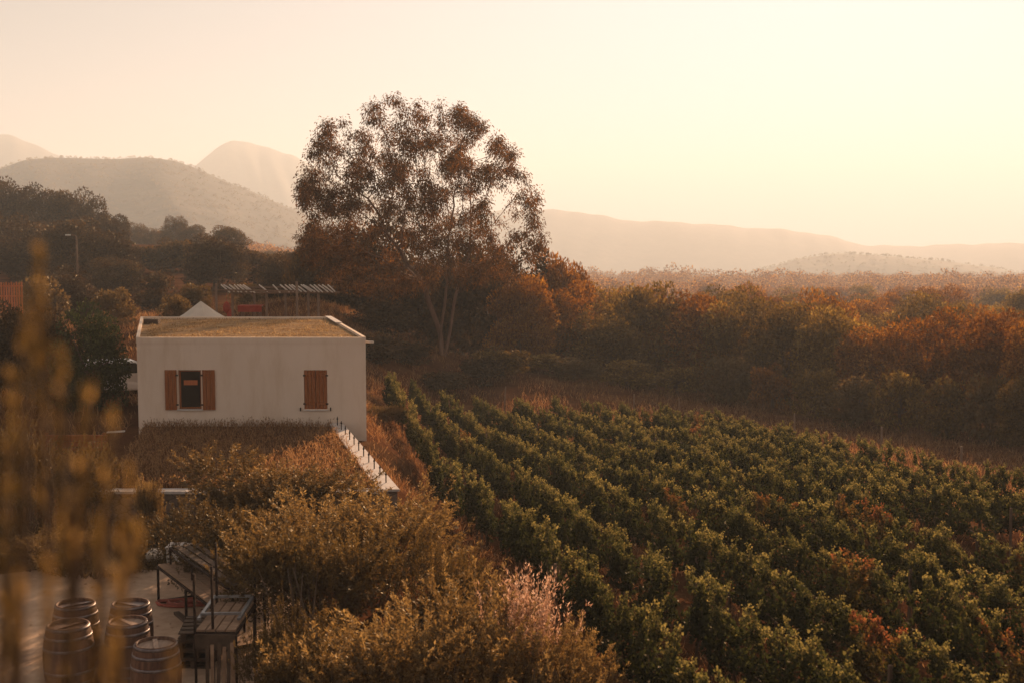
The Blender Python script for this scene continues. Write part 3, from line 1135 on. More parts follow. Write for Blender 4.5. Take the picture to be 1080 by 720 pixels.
m = MB(); m.tube([(0, 0, 0), (0, 0, apex + .05)], .02, 6); m.build('pole', M_post, root)

# high table with red cloth under the pergola
tp = at(265, 324, 58.5)
root = empty('bar_table', (tp.x, 58.5, -.3), 'tall table under a red cloth beneath the pergola', 'table')
hh = zat(323, 58.5) + .3
m = MB(); m.box((0, 0, hh), (.95, .6, .05), bev=.01); m.build('table_top', M_timber, root)
for sx in (-.38, .38):
    for sy in (-.22, .22):
        m = MB(); m.bar((sx, sy, 0), (sx, sy, hh - .03), .05, up=(0, 1, 0)); m.build('leg', M_post, root)
m = MB(); m.box((0, -.02, hh + .035), (1.05, .7, .012)); m.box((0, -.37, hh - .1), (1.05, .012, .26)); o = m.build('red_tablecloth', M_redcloth, None, loc=root.location)
tag(o, 'red cloth hanging over the tall pergola table', 'tablecloth')
for i, (px, py) in enumerate(((239, 318), (243, 326))):
    p = at(px, py, 57.5)
    m = MB()
    m.lathe([(.02, 0), (.10, -.05), (.16, -.22), (.15, -.4), (.06, -.5), (.01, -.52)], 12)
    m.tube([(0, 0, 0), (0, 0, zat(309, 57.5) - p.z)], .008, 4)
    o = m.build('hanging_lantern', M_redcloth, None, loc=p)
    tag(o, ['red lantern hanging higher at the left end of the pergola', 'red lantern hanging lower at the left end of the pergola'][i], 'lantern', 'red lanterns on the pergola')

# ------------------------------------------------------------------ parked van seen past the left corner of the house
def car():
    c = at(131, 366, 51)
    root = empty('parked_car', (c.x - .25, 51, -.3), 'pale parked car half hidden behind the left corner of the house', 'car', rz=R(28))
    body = MB()
    side = [(-2.1, .32), (2.05, .32), (2.12, .62), (2.0, .86), (1.15, .95), (.55, 1.42), (-1.35, 1.46), (-1.95, 1.05), (-2.12, .85)]
    vs0 = [body.bm.verts.new((p[0], -.82 + (.14 if p[1] > 1 else 0), p[1])) for p in side]
    vs1 = [body.bm.verts.new((p[0], .82 - (.14 if p[1] > 1 else 0), p[1])) for p in side]
    k = len(side)
    for i in range(k):
        body.bm.faces.new((vs0[i], vs0[(i + 1) % k], vs1[(i + 1) % k], vs1[i]))
    body.bm.faces.new(vs0); body.bm.faces.new(list(reversed(vs1)))
    bmesh.ops.recalc_face_normals(body.bm, faces=body.bm.faces)
    bmesh.ops.bevel(body.bm, geom=body.bm.edges[:], offset=.05, segments=2, affect='EDGES')
    body.build('body', M_carpaint, root)
    for s in (-1, 1):
        m = MB(); y = s * .735
        m.bm.faces.new([m.bm.verts.new(p) for p in ((-1.25, y + s * .08, .98), (.95, y + s * .08, .98), (.5, y, 1.36), (-1.2, y, 1.38))])
        bmesh.ops.solidify(m.bm, geom=m.bm.faces[:], thickness=.02)
        m.build('side_window', M_glass, root)
    m = MB(); m.bm.faces.new([m.bm.verts.new(p) for p in ((1.17, -.6, .98), (1.17, .6, .98), (.64, .55, 1.38), (.64, -.55, 1.38))])
    bmesh.ops.solidify(m.bm, geom=m.bm.faces[:], thickness=.02)
    m.build('windscreen', M_glass, root)
    m = MB(); m.bm.faces.new([m.bm.verts.new(p) for p in ((-1.98, -.58, 1.07), (-1.98, .58, 1.07), (-1.46, .52, 1.4), (-1.46, -.52, 1.4))])
    bmesh.ops.solidify(m.bm, geom=m.bm.faces[:], thickness=.02)
    m.build('rear_window', M_glass, root)
    for sx in (-1.3, 1.35):
        for s in (-1, 1):
            m = MB(); m.tube([(sx, s * .66, .31), (sx, s * .87, .31)], .31, 18); w = m.build('wheel', M_tyre, root)
            m = MB(); m.tube([(sx, s * .86, .31), (sx, s * .885, .31)], .19, 14); m.build('rim', M_galv, w)
    for s in (-1, 1):
        m = MB(); m.box((2.06, s * .58, .72), (.08, .3, .12), bev=.02); m.build('headlight', M_lampglass, root)
        m = MB(); m.box((-2.08, s * .62, .85), (.08, .2, .16), bev=.02); m.build('tail_light', M_redcloth, root)


car()

# timber planter edge and pale plank, left of the house
m = MB()
for i in range(3):
    m.box((0, 0, .09 + i * .19), (1.9, .1, .17), bev=.01)
for xx in (-.85, .85):
    m.box((xx, .09, .3), (.09, .09, .62), bev=.01)
p = atz(117, 458, -.2)
o = m.build('timber_edging', M_shutter, None, loc=(p.x - .2, 38.4, -.3)); tag(o, 'reddish timber edging of three boards left of the house', 'edging')
m = MB(); m.bar((-.28, 0, 0), (.24, -.05, .04), .1, .04)
o = m.build('plank', M_white, None, loc=(at(123, 450, 38.3).x, 38.3, .35)); tag(o, 'short white plank lying on the reddish timber edging', 'plank')

# street lamp among the trees
lp = at(80.5, 250, 85)
gz = float(H(lp.x, 85))
root = empty('lamp_post', (lp.x, 85, gz), 'slender lamp post in front of the dark hillside trees', 'lamp post')
hz_ = lp.z - gz
m = MB(); m.tube([(0, 0, -.2), (0, 0, hz_ * .6), (0, 0, hz_)], [.085, .07, .055], 8); m.build('pole', M_post, root)
m = MB(); m.tube([(0, 0, hz_), (-.12, 0, hz_ + .1), (-.45, 0, hz_ + .12)], .04, 6); a = m.build('arm', M_post, root)
m = MB(); m.box((-.52, 0, hz_ + .11), (.36, .16, .1), bev=.03); m.build('lamp_head', M_lampglass, a)

# orange picket fence far left
fp0, fp1 = at(-12, 310, 72), at(23, 308, 72)
gz = float(H(fp0.x, 72))
zt_f = zat(297, 72)
root = empty('picket_fence', (fp0.x, 72, zt_f - 1.0), 'orange-brown picket fence catching light at the far left', 'fence')
for i in range(14):
    x = (fp1.x - fp0.x) * i / 13
    m = MB(); m.box((x, 0, .1), (.08, .03, 1.7 + .05 * math.sin(i * 3)), bev=.006); m.build('picket', M_orange, root)
m = MB()
for zz in (.2, .75): m.box(((fp1.x - fp0.x) / 2, .035, zz), (fp1.x - fp0.x + .1, .035, .07))
m.build('rail', M_orange, root)

# rough fence posts and rails left behind
# ------------------------------------------------------------------ vineyard
def vine_meshes(seed, n=560, leaf=.067):
    rg = np.random.default_rng(seed)
    parts = []
    # canopy lobes along the row (local y = along row)
    nl = 13
    C = np.stack([rg.normal(size=nl) * .07, np.linspace(-.62, .62, nl) + rg.normal(size=nl) * .05, rg.uniform(.62, 1.3, nl)], 1)
    Rd = rg.uniform(.15, .25, nl)
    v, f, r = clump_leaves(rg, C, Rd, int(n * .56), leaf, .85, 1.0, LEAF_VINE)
    parts.append((v, f, r * .5))  # row body leaves coloured darker to stand for its shaded sides
    # arching shoots
    ns = 15
    per = int(n * .5 / ns) + 6
    for i in range(ns):
        b = np.array([rg.normal() * .08, rg.uniform(-.65, .65), rg.uniform(1.25, 1.5)])
        a = rg.uniform(0, 2 * math.pi)
        out = np.array([math.cos(a) * .22, math.sin(a) * .6, rg.uniform(.4, 1.6)])
        out /= np.linalg.norm(out)
        L = rg.uniform(.3, 1.0)
        t = np.sort(rg.random(per))
        P = b + out * (t * L)[:, None] + np.array([0, 0, -.45 * L])[None] * (t ** 2)[:, None]
        P += rg.normal(size=P.shape) * .03
        dr = out[None] * .6 + unit(rg, per) + np.array([0, 0, .25])
        s = leaf * (1.05 - .5 * t) * rg.uniform(.7, 1.15, per)
        rn = np.clip(.5 + .5 * t + .12 * rg.normal(size=per), 0, 1)  # shoots painted lighter towards the tip, as sunlit row crests
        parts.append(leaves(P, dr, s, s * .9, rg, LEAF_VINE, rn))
    V, Fc, r = merge(parts)
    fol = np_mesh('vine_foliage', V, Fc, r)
    mb = MB()
    mb.tube([(0, 0, -.25), (.03, .02, .3), (-.02, -.02, .62), (.02, 0, .78)], [.04, .034, .03, .03], 6)
    mb.tube([(0, -.6, .82), (.02, 0, .78), (0, .6, .83)], [.014, .022, .014], 5)
    for i in range(5):
        y = -.5 + .25 * i
        mb.tube([(0, y, .8), (rg.normal() * .1, y + rg.normal() * .1, 1.3)], [.009, .004], 4)
    bmesh.ops.recalc_face_normals(mb.bm, faces=mb.bm.faces)
    tr = bpy.data.meshes.new('vine_trunk'); mb.bm.to_mesh(tr); mb.bm.free()
    tr.materials.append(M_vinewood)
    return tr, fol


VINES = []
for k in range(7):
    tr, fo = vine_meshes(100 + k, 1750 if k < 5 else 1450)
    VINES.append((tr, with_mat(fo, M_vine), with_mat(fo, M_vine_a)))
RDX = -.19
rowang = math.atan(-RDX)      # rotate local y onto the row direction
ROWS = [5.2 + 1.55 * i for i in range(12)]


def far_edge(px):
    return float(np.interp(px, [380, 440, 560, 740, 900, 1000, 1080, 1200], [52, 60, 60, 57, 46, 39, 34.5, 30]))


VG = 'grapevines planted in rows on the slope'
nv = 0
plants = []
for ri, c in enumerate(ROWS):
    y = 13.6 + .3 * (ri % 3)
    k = 0
    while y < 62:
        x = c + RDX * y
        px = 540 + F * x / y
        if y > far_edge(px):
            break
        if px > 1200:
            y += 1.12; continue
        # the track that cuts in from the right
        if 14.0 < c < 17.2 and 24.3 < y < 29.5 and px > 960:
            y += 1.12; continue
        if px < 395 and y > 52: break
        pz = 360 + 1  # noqa
        xx = x + rng.normal() * .1
        z = float(H(xx, y))
        t, fg, fa = VINES[int(rng.integers(7))]
        aut = (px > 850 and y < 24 and rng.random() < .2) or (780 < px < 960 and 23 < y < 31 and rng.random() < .25) or (px > 620 and y < 18 and rng.random() < .12) or rng.random() < .012
        plants.append((y, ri, k, xx, z, t, fg, fa, aut, rowang + (math.pi if rng.random() < .5 else 0) + rng.normal() * .06, rng.uniform(.86, 1.12), rng.uniform(.85, 1.05), rng.uniform(.9, 1.15)))
        nv += 1; k += 1
        y += 1.12 + rng.normal() * .04
        if rng.random() < .03: y += .5
print('vines', nv)
plants.sort(key=lambda q: q[0])
rest = []
for q in plants:
    y, ri, k, xx, z, t, fg, fa, aut, rz_, s_, sx_, sz_ = q
    sc_ = (s_ * sx_ * .74, 1.06, (.6 + .4 * s_) * (.35 + .65 * sz_) * .86)
    # vines hardly in view (left of the picture's near rows or outside it) are not planted as things
    if plants.index(q) < 300:
        lab = ('orange-tinged' if aut else 'leafy green') + f' grapevine, {ORD[ri]} row right of the white house, {ORD[k]} vine from near end'
        r_ = empty('grapevine', (xx, y, z - .02), lab, 'grapevine', VG, rz=rz_)
        r_.scale = sc_
        link_mesh('trunk', t, r_)
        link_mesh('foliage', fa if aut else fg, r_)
    else:
        rest.append((xx, y, z, fg, rz_, sc_))
if rest:
    Vs, Fs, Rs, off = [], [], [], 0
    for (xx, y, z, me_, rz_, sc_) in rest:
        nvv = len(me_.vertices)
        v = np.empty(nvv * 3, np.float32); me_.vertices.foreach_get('co', v); v = v.reshape(-1, 3)
        lp = np.empty(len(me_.loops), np.int32); me_.loops.foreach_get('vertex_index', lp)
        a_ = np.empty(nvv, np.float32); me_.attributes['rnd'].data.foreach_get('value', a_)
        v = v * np.array(sc_)
        c_, sn = math.cos(rz_), math.sin(rz_)
        v = np.stack([v[:, 0] * c_ - v[:, 1] * sn + xx, v[:, 0] * sn + v[:, 1] * c_ + y, v[:, 2] + z - .02], 1)
        Vs.append(v); Fs.append(lp.reshape(-1, 4) + off); Rs.append(a_); off += nvv
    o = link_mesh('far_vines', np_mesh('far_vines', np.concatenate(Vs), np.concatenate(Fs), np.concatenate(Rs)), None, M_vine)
    tag(o, 'mass of green vines at the far end of the vineyard rows', 'grapevines', kind='stuff')

# vineyard posts
for ri, c in enumerate(ROWS):
    k = 0
    if ri % 2: continue
    ys = np.arange(15.5 + (ri % 4), 62, 7.8)
    ys = list(ys)
    for y in ys:
        x = c + RDX * y
        px = 540 + F * x / y
        fe = far_edge(px)
        if px > 1110 or (px < 400): continue
        if y > fe + .5: 
            continue
        m = MB(); m.box((0, 0, .35), (.055, .055, 2.2), bev=.008)
        o = m.build('vineyard_post', M_post, None, loc=(x, y - .55, float(H(x, y)) - .25 + rng.normal() * .05))
        o.rotation_euler = (rng.normal() * .02, rng.normal() * .02, rowang)
        tag(o, f'thin wooden post in the {ORD[ri]} vine row from the house, {ORD[k]} from near end', 'post', 'thin wooden posts of the vineyard')
        k += 1
    # end post
for i, px in enumerate((532, 668, 716, 838, 930, 1015)):
    d = far_edge(px) + 1.6 + (i % 3) * .5
    x = at(px, 430, d).x
    m = MB(); m.tube([(0, 0, -.3), (.02, 0, 1.0), (rng.normal() * .04, 0, 1.65 + rng.normal() * .12)], [.045, .04, .035], 6)
    o = m.build('end_post', M_post, None, loc=(x, d, float(H(x, d))))
    tag(o, f'rough wooden end post beyond the far edge of the vines, {ORD[i]} from the white house', 'post', 'rough end posts of the vineyard')

# ------------------------------------------------------------------ grasses
def grid_patch(rg, n, fx, fy, keep):
    X = rg.uniform(*fx, n); Y = rg.uniform(*fy, n)
    k = keep(X, Y)
    return X[k], Y[k]


rg = np.random.default_rng(5)
# in the raised garden
X, Y = grid_patch(rg, 26000, (-11.2, -3), (30.2, 39.9), lambda x, y: (x < -3.1 - .25 * (y - 30.3)) & (x > GX0 - .17 * (y - 30)))
dens = .5 + .5 * np.sin(X * 1.7 + 1) * np.sin(Y * 1.3)
k = rg.random(len(X)) < .45 + .55 * dens
X, Y = X[k], Y[k]
blades('dry_grass', np.stack([X, Y, np.full(len(X), .25)], 1), .24, .016, M_drygrass, 1, 'tall dry brown grass filling the raised bed before the house', .3, .25)
# on the slope by the wall and along the field edge
X, Y = grid_patch(rg, 60000, (-6, 5), (12, 56), lambda x, y: (x > edge_x(y) + .1) & (x < 5.0 - .19 * y) & ~((y > 39.8) & (x < -4.3 - .26 * (y - 40))))
cl = np.sin(X * 2.1 + Y * .7) * np.sin(Y * 1.9 - X) > rg.uniform(-1, .8, len(X))
X, Y = X[cl], Y[cl]
blades('dry_grass', np.stack([X, Y, H(X, Y)], 1), .28, .016, M_drygrass, 2, 'reddish dry grass tufts on the bank beside the first vine row', .5, .1)
# between vines
X, Y = grid_patch(rg, 90000, (-6, 22), (14, 62), lambda x, y: (x > 4.6 - .19 * y) & (x / y < .41))
cl = np.sin(X * 1.3 + Y * .5) * np.sin(Y * 1.1 - X * .6) > rg.uniform(-1, .9, len(X))
X, Y = X[cl], Y[cl]
blades('dry_grass', np.stack([X, Y, H(X, Y)], 1), .2, .02, M_drygrass, 3, 'low dry grass growing on the soil between the vine rows', .6, .05)
# beyond the vineyard
X, Y = grid_patch(rg, 120000, (-12, 40), (30, 92), lambda x, y: (y > np.interp(540 + F * x / y, [380, 440, 560, 740, 900, 1000, 1080, 1200], [48, 60, 60, 57, 46, 39, 34.5, 30])) & (x / y < .43) & (x > -4.0 - .26 * (y - 40)))
cl = np.sin(X * .9 + Y * .3) * np.sin(Y * .8 - X * .4) > rg.uniform(-1, .7, len(X))
X, Y = X[cl], Y[cl]
blades('dry_grass', np.stack([X, Y, H(X, Y)], 1), .32, .03, M_drygrass, 4, 'strip of tall reddish dry grass between the vines and the trees', .35, .1)
# left of the house and behind
X, Y = grid_patch(rg, 60000, (-45, -8), (28, 95), lambda x, y: (x < GX0 - .5 - .2 * (y - 30)) | (y > 50))
cl = np.sin(X * .9 + Y * .3) * np.sin(Y * .8 - X * .4) > rg.uniform(-1, .9, len(X))
X, Y = X[cl], Y[cl]
blades('dry_grass', np.stack([X, Y, H(X, Y)], 1), .4, .03, M_drygrass, 6, 'dry grass and weeds on the ground left of and behind the house', .4, .1)
# leaf litter and weeds at the courtyard edge
X, Y = grid_patch(rg, 16000, (-12, -3), (24.0, 30), lambda x, y: (y > 25.7 + .4 * np.sin(x * 1.7)))
blades('weeds', np.stack([X, Y, H(X, Y) + .0], 1), .32, .03, M_scrub, 7, 'low weeds and leaf litter between the courtyard and stone wall', .7, .1)

# ------------------------------------------------------------------ TREES
OAK = []
for k in range(5):
    t, cmesh = make_oak(f'oak{k}', 40 + k, 15000, 7.0, 7.0, [.0, .05, .01, .08, .03][k], .19, 34, (.8, 1.4))
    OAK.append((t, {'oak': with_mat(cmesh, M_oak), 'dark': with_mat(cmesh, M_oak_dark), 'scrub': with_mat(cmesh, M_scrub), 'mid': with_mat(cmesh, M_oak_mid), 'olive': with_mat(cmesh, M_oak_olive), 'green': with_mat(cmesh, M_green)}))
LOW = []
for k in range(3):
    t, cmesh = make_oak(f'far{k}', 60 + k, 3600, 7.0, 7.0, .0, .36, 22, (.9, 1.5))
    LOW.append((t, {'oak': with_mat(cmesh, M_oak), 'dark': with_mat(cmesh, M_oak_dark), 'scrub': with_mat(cmesh, M_scrub), 'mid': with_mat(cmesh, M_oak_mid), 'olive': with_mat(cmesh, M_oak_olive), 'green': with_mat(cmesh, M_green)}))


def plant_tree(px, ytop, d, wpx, mat, label, cat='tree', group=None, name='oak_tree', far=False, hmin=None):
    p = at(px, ytop, d)
    gz = float(H(p.x, d))
    h = max(p.z - gz, hmin or 1.0)
    w = wpx / F * d
    src = LOW if (far or h < 3.2) else OAK
    t, cr = src[int(rng.integers(len(src)))]
    if mat == 'oak' and rng.random() < .5: mat = 'olive'
    r_ = empty(name, (p.x, d, gz), label, cat, group, rz=rng.uniform(0, 6.28))
    r_.scale = (w / 7.0, w / 7.0, h / 7.0)
    link_mesh('trunk', t, r_)
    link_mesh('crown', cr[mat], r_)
    return r_


# belt of trees behind the vineyard: front line
front = [(592, 300, 84, 90), (640, 314, 82, 105), (686, 306, 86, 110), (735, 304, 85, 112), (782, 309, 82, 104), (832, 308, 80, 118), (884, 330, 76, 100), (930, 340, 72, 100),
         (975, 336, 69, 110), (1022, 331, 66, 112), (1068, 336, 62, 108), (1112, 330, 58, 110), (1160, 332, 55, 120)]
for i, (px, yt, d, w) in enumerate(front):
    yt += [0, 10, -5, 8, -2, 12, -4, 7, -8, 6, -4, 8, 0][i]
    plant_tree(px, yt, d, w * .98, 'oak', f'bushy oak in the front line behind the vines, {ORD[i]} right of the eucalyptus', 'tree', 'oaks in the front line of the tree belt')
# low bushes filling under the front line
lowb = [(560, 372, 76, 66), (606, 378, 75, 60), (662, 380, 77, 64), (715, 384, 76, 50), (770, 376, 75, 60), (815, 385, 72, 50), (862, 390, 69, 60), (905, 398, 65, 58), (950, 392, 63, 62), (1000, 400, 60, 60), (1045, 396, 57, 66), (1090, 395, 53, 70)]
for i, (px, yt, d, w) in enumerate(lowb):
    plant_tree(px, yt, d, w, 'scrub' if i % 3 == 1 else 'oak', f'low rounded bush at the foot of the oak belt, {ORD[i]} right of the eucalyptus', 'bush', 'low bushes at the foot of the oak belt', 'bush')
# second and third lines
for li, (d0, dd, step, x0, x1, lab) in enumerate(((98, 8, 62, 575, 1180, 'second'), (122, 12, 56, 590, 1160, 'third'), (155, 16, 50, 590, 1150, 'fourth'))):
    px = x0
    i = 0
    while px < x1:
        d = d0 + rng.uniform(-.5, .5) * dd - max(0, px - 850) * .05 * (d0 / 98)
        xw = (px - 540) / F * d
        gz = float(H(xw, d))
        hgt = rng.uniform(5.2, 7.0)
        yt = 232 + F * (CAMZ - gz - hgt) / d
        plant_tree(px, yt, d, rng.uniform(5.6, 7.4) * F / d, 'oak', f'oak in the {lab} line of the tree belt, {ORD[i]} from the left', 'tree', f'oaks in the {lab} line of the tree belt')
        px += step * rng.uniform(.8, 1.2); i += 1
# mid-distance trees on the plain, individually
i = 0
mids = []
for d0 in (190, 230, 280, 340):
    px = 575 + rng.uniform(0, 30)
    while px < 1130:
        mids.append((px, d0 * rng.uniform(.93, 1.07)))
        px += 6.5 * F / d0 * rng.uniform(.9, 1.35)
for i, (px, d) in enumerate(mids):
    xw = (px - 540) / F * d
    gz = float(H(xw, d)); hgt = rng.uniform(4.6, 7.2)
    yt = 232 + F * (CAMZ - gz - hgt) / d
    plant_tree(px, yt, d, rng.uniform(5.5, 8) * F / d, 'oak', 'hazy rounded tree on the wooded plain beyond the oak belt', 'tree', 'hazy trees on the plain', far=True)

# left: explicit trees (px, ytop, d, wpx, material, label)
TL = [
    (-30, 188, 165, 70, 'dark', 'dark hillside tree at the upper left corner of the wood, partly out of frame'),
    (8, 191, 168, 62, 'dark', 'topmost dark hillside tree at the left edge'),
    (42, 197, 166, 58, 'dark', 'dark hillside tree just right of the topmost one'),
    (72, 201, 164, 54, 'dark', 'dark hillside tree above the lamp post'),
    (98, 209, 160, 48, 'dark', 'rounded dark tree where the hillside wood drops to the right'),
    (116, 226, 150, 42, 'dark', 'small dark tree at the low right end of the hillside wood'),
    (-10, 226, 125, 80, 'dark', 'broad dark tree below the hillside crest at the left edge'),
    (32, 230, 122, 78, 'dark', 'broad dark tree behind the orange picket fence'),
    (74, 232, 118, 72, 'dark', 'broad dark tree directly behind the lamp post'),
    (112, 244, 112, 66, 'dark', 'broad dark tree right of the lamp post'),
    (139, 233, 240, 26, 'oak', 'small round tree alone below the rounded hill'),
    (156, 239, 232, 24, 'oak', 'small round tree touching the lone one below the hill'),
    (183, 229, 220, 32, 'oak', 'tallest round tree of the small group on the far rise'),
    (203, 238, 215, 32, 'oak', 'round tree at the right end of the small group on the rise'),
    (238, 239, 170, 44, 'oak', 'sunlit rounded tree behind the big dark one'),
    (226, 250, 112, 66, 'dark', 'big dark rounded tree above the tent'),
    (147, 258, 130, 56, 'oak', 'brown tree in the middle wood behind the tent, left side'),
    (182, 262, 134, 52, 'oak', 'brown tree in the middle wood left of the big dark one'),
    (120, 272, 105, 52, 'oak', 'brown tree below the hillside wood above the dark green shrub'),
    (166, 288, 94, 44, 'dark', 'low dark rounded tree left of the tent'),
    (268, 265, 118, 46, 'oak', 'brown tree above the left part of the pergola'),
    (296, 268, 104, 44, 'oak', 'brown tree above the middle of the pergola'),
    (330, 236, 92, 54, 'oak', 'brown tree rising just left of the eucalyptus crown'),
    (262, 300, 86, 44, 'scrub', 'sunlit bushy tree directly behind the pergola'),
    (300, 304, 84, 40, 'dark', 'dark bush behind the right part of the pergola'),
    (75, 283, 84, 60, 'dark', 'dark bushy tree at the foot of the lamp post'),
    (40, 292, 80, 54, 'scrub', 'bushy tree beside the orange picket fence'),
    (205, 300, 82, 36, 'scrub', 'sunlit bush peeking above the tent'),
    (120, 305, 76, 46, 'scrub', 'pale brown bush above the parked car'),
    (185, 312, 70, 34, 'scrub', 'low brown bush immediately left of the tent'),
    (92, 322, 46, 82, 'green', 'dark green rounded shrub beside the parked car'),
    (50, 330, 47, 70, 'dark', 'dark green shrub left of the one by the car'),
    (8, 322, 50, 80, 'dark', 'very dark shrub at the left edge behind blurred leaves'),
    # around the eucalyptus
    (352, 282, 84, 84, 'dark', 'dark tree between the pergola and the eucalyptus trunk'),
    (385, 236, 88, 116, 'dark', 'dark dense tree under the left half of the eucalyptus'),
    (404, 318, 74, 70, 'dark', 'dark bushy tree right of the house corner'),
    (520, 254, 86, 116, 'dark', 'dense rounded tree under the right half of the eucalyptus'),
    (452, 270, 92, 110, 'dark', 'dark dense tree directly behind the eucalyptus trunk'),
    (583, 268, 88, 76, 'oak', 'rounded brown tree at the right foot of the eucalyptus'),
    (548, 290, 80, 70, 'oak', 'smaller rounded tree in front of the dense one'),
    (400, 352, 66, 56, 'dark', 'low dark bush just right of the house roof'),
    (432, 376, 69, 56, 'dark', 'low dark bush left of the eucalyptus trunk base'),
    (508, 378, 70, 50, 'dark', 'low dark bush right of the eucalyptus trunk base'),
    (530, 366, 72, 62, 'oak', 'low brown bush under the rounded brown trees'),
    (470, 398, 66, 50, 'dark', 'small dark bush in front of the eucalyptus trunk'),
    (610, 282, 92, 60, 'oak', 'small leafy tree on the rise right of the brown trees'),
]
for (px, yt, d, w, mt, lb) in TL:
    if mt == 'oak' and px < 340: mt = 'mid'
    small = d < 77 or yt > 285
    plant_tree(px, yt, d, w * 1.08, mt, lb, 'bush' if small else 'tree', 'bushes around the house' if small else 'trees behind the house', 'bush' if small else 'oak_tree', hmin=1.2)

# filler rows further back at left
i = 0
for d0 in (140, 185, 260, 330):
    px = -40 + rng.uniform(0, 30)
    while px < 560:
        d = d0 * rng.uniform(.95, 1.05)
        xw = (px - 540) / F * d
        gz = float(H(xw, d)); hgt = rng.uniform(4.5, 6.5)
        yt = 232 + F * (CAMZ - gz - hgt) / d
        lim = np.interp(px, [0, 110, 135, 220, 260, 560], [205, 218, 246, 250, 262, 268])
        yt = max(yt, lim + rng.uniform(0, 6))
        hh_ = zat(yt, d) - gz
        if hh_ < 2.5:
            px += 12; continue
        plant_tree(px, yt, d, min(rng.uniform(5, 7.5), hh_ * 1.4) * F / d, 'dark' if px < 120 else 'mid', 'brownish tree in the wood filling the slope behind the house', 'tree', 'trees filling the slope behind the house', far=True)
        px += 6 * F / d0 * rng.uniform(.9, 1.3)


# distant woodland and bushes on hills: one mass
def woodland(name, pts, hs, seed, label, per=46, mat=M_oak, leaf=1.3):
    rg = np.random.default_rng(seed)
    n = len(pts)
    idx = np.repeat(np.arange(n), per)
    d = unit(rg, n * per)
    d[:, 2] = np.abs(d[:, 2])
    hh = hs[idx]
    P = pts[idx] + d * np.stack([hh * .62, hh * .62, hh * .85], 1) * rg.uniform(.75, 1.05, (n * per, 1))
    P[:, 2] += hh * .1
    V, Fc, r = leaves(P, d + unit(rg, n * per) * .8, leaf * hh / 6, leaf * .9 * hh / 6, rg)
    o = link_mesh(name, np_mesh(name, V, Fc, r), None, mat)
    return tag(o, label, 'woodland', kind='stuff')


rg = np.random.default_rng(21)
n = 5200
dd = 380 * (1700 / 380) ** rg.random(n)
tt = rg.uniform(-.45, .46, n)
keep = (np.sin(tt * 40 + dd * .01) * np.sin(dd * .013 + tt * 9) > rg.uniform(-1.6, .5, n)) | (dd < 600)
dd, tt = dd[keep], tt[keep]
X, Y = tt * dd, dd
woodland('distant_woodland', np.stack([X, Y, H(X, Y)], 1), rg.uniform(4, 8, len(X)) * (1 + .25 * (rg.random(len(X)) < .05)), 22, 'hazy far-off woodland covering the plain below the hills', 170, leaf=.55)
# scrub on the rounded hill and on the low pink hill
for (nm, cnt, hs0, lab) in (('hill', 5200, 2.0, 'scrub and small trees dotted over the rounded left hill'), ('hill.001', 900, 2.0, 'scrub and small trees dotted over the low pink hill')):
    V = HILLS['hill'] if nm == 'hill' else HILLS['last']
    m_, n_ = V.shape[:2]
    a = rg.uniform(0, m_ * .56, cnt); b_ = rg.uniform(0, n_ - 1.01, cnt)
    i0 = a.astype(int); j0 = b_.astype(int)
    P = V[i0, j0] * (1 - (b_ - j0))[:, None] + V[i0, np.minimum(j0 + 1, n_ - 1)] * (b_ - j0)[:, None]
    fa = (a - i0)[:, None]
    P2 = V[np.minimum(i0 + 1, m_ - 1), j0] * (1 - (b_ - j0))[:, None] + V[np.minimum(i0 + 1, m_ - 1), np.minimum(j0 + 1, n_ - 1)] * (b_ - j0)[:, None]
    P = P * (1 - fa) + P2 * fa
    ct = 120
    jj = rg.integers(0, n_, ct)
    P = np.concatenate([P, V[m_ // 2, jj]])
    woodland('hill_scrub', P, hs0 * rg.uniform(.5, 1.3, len(P)), 23, lab, 26, M_scrub, 2.2)


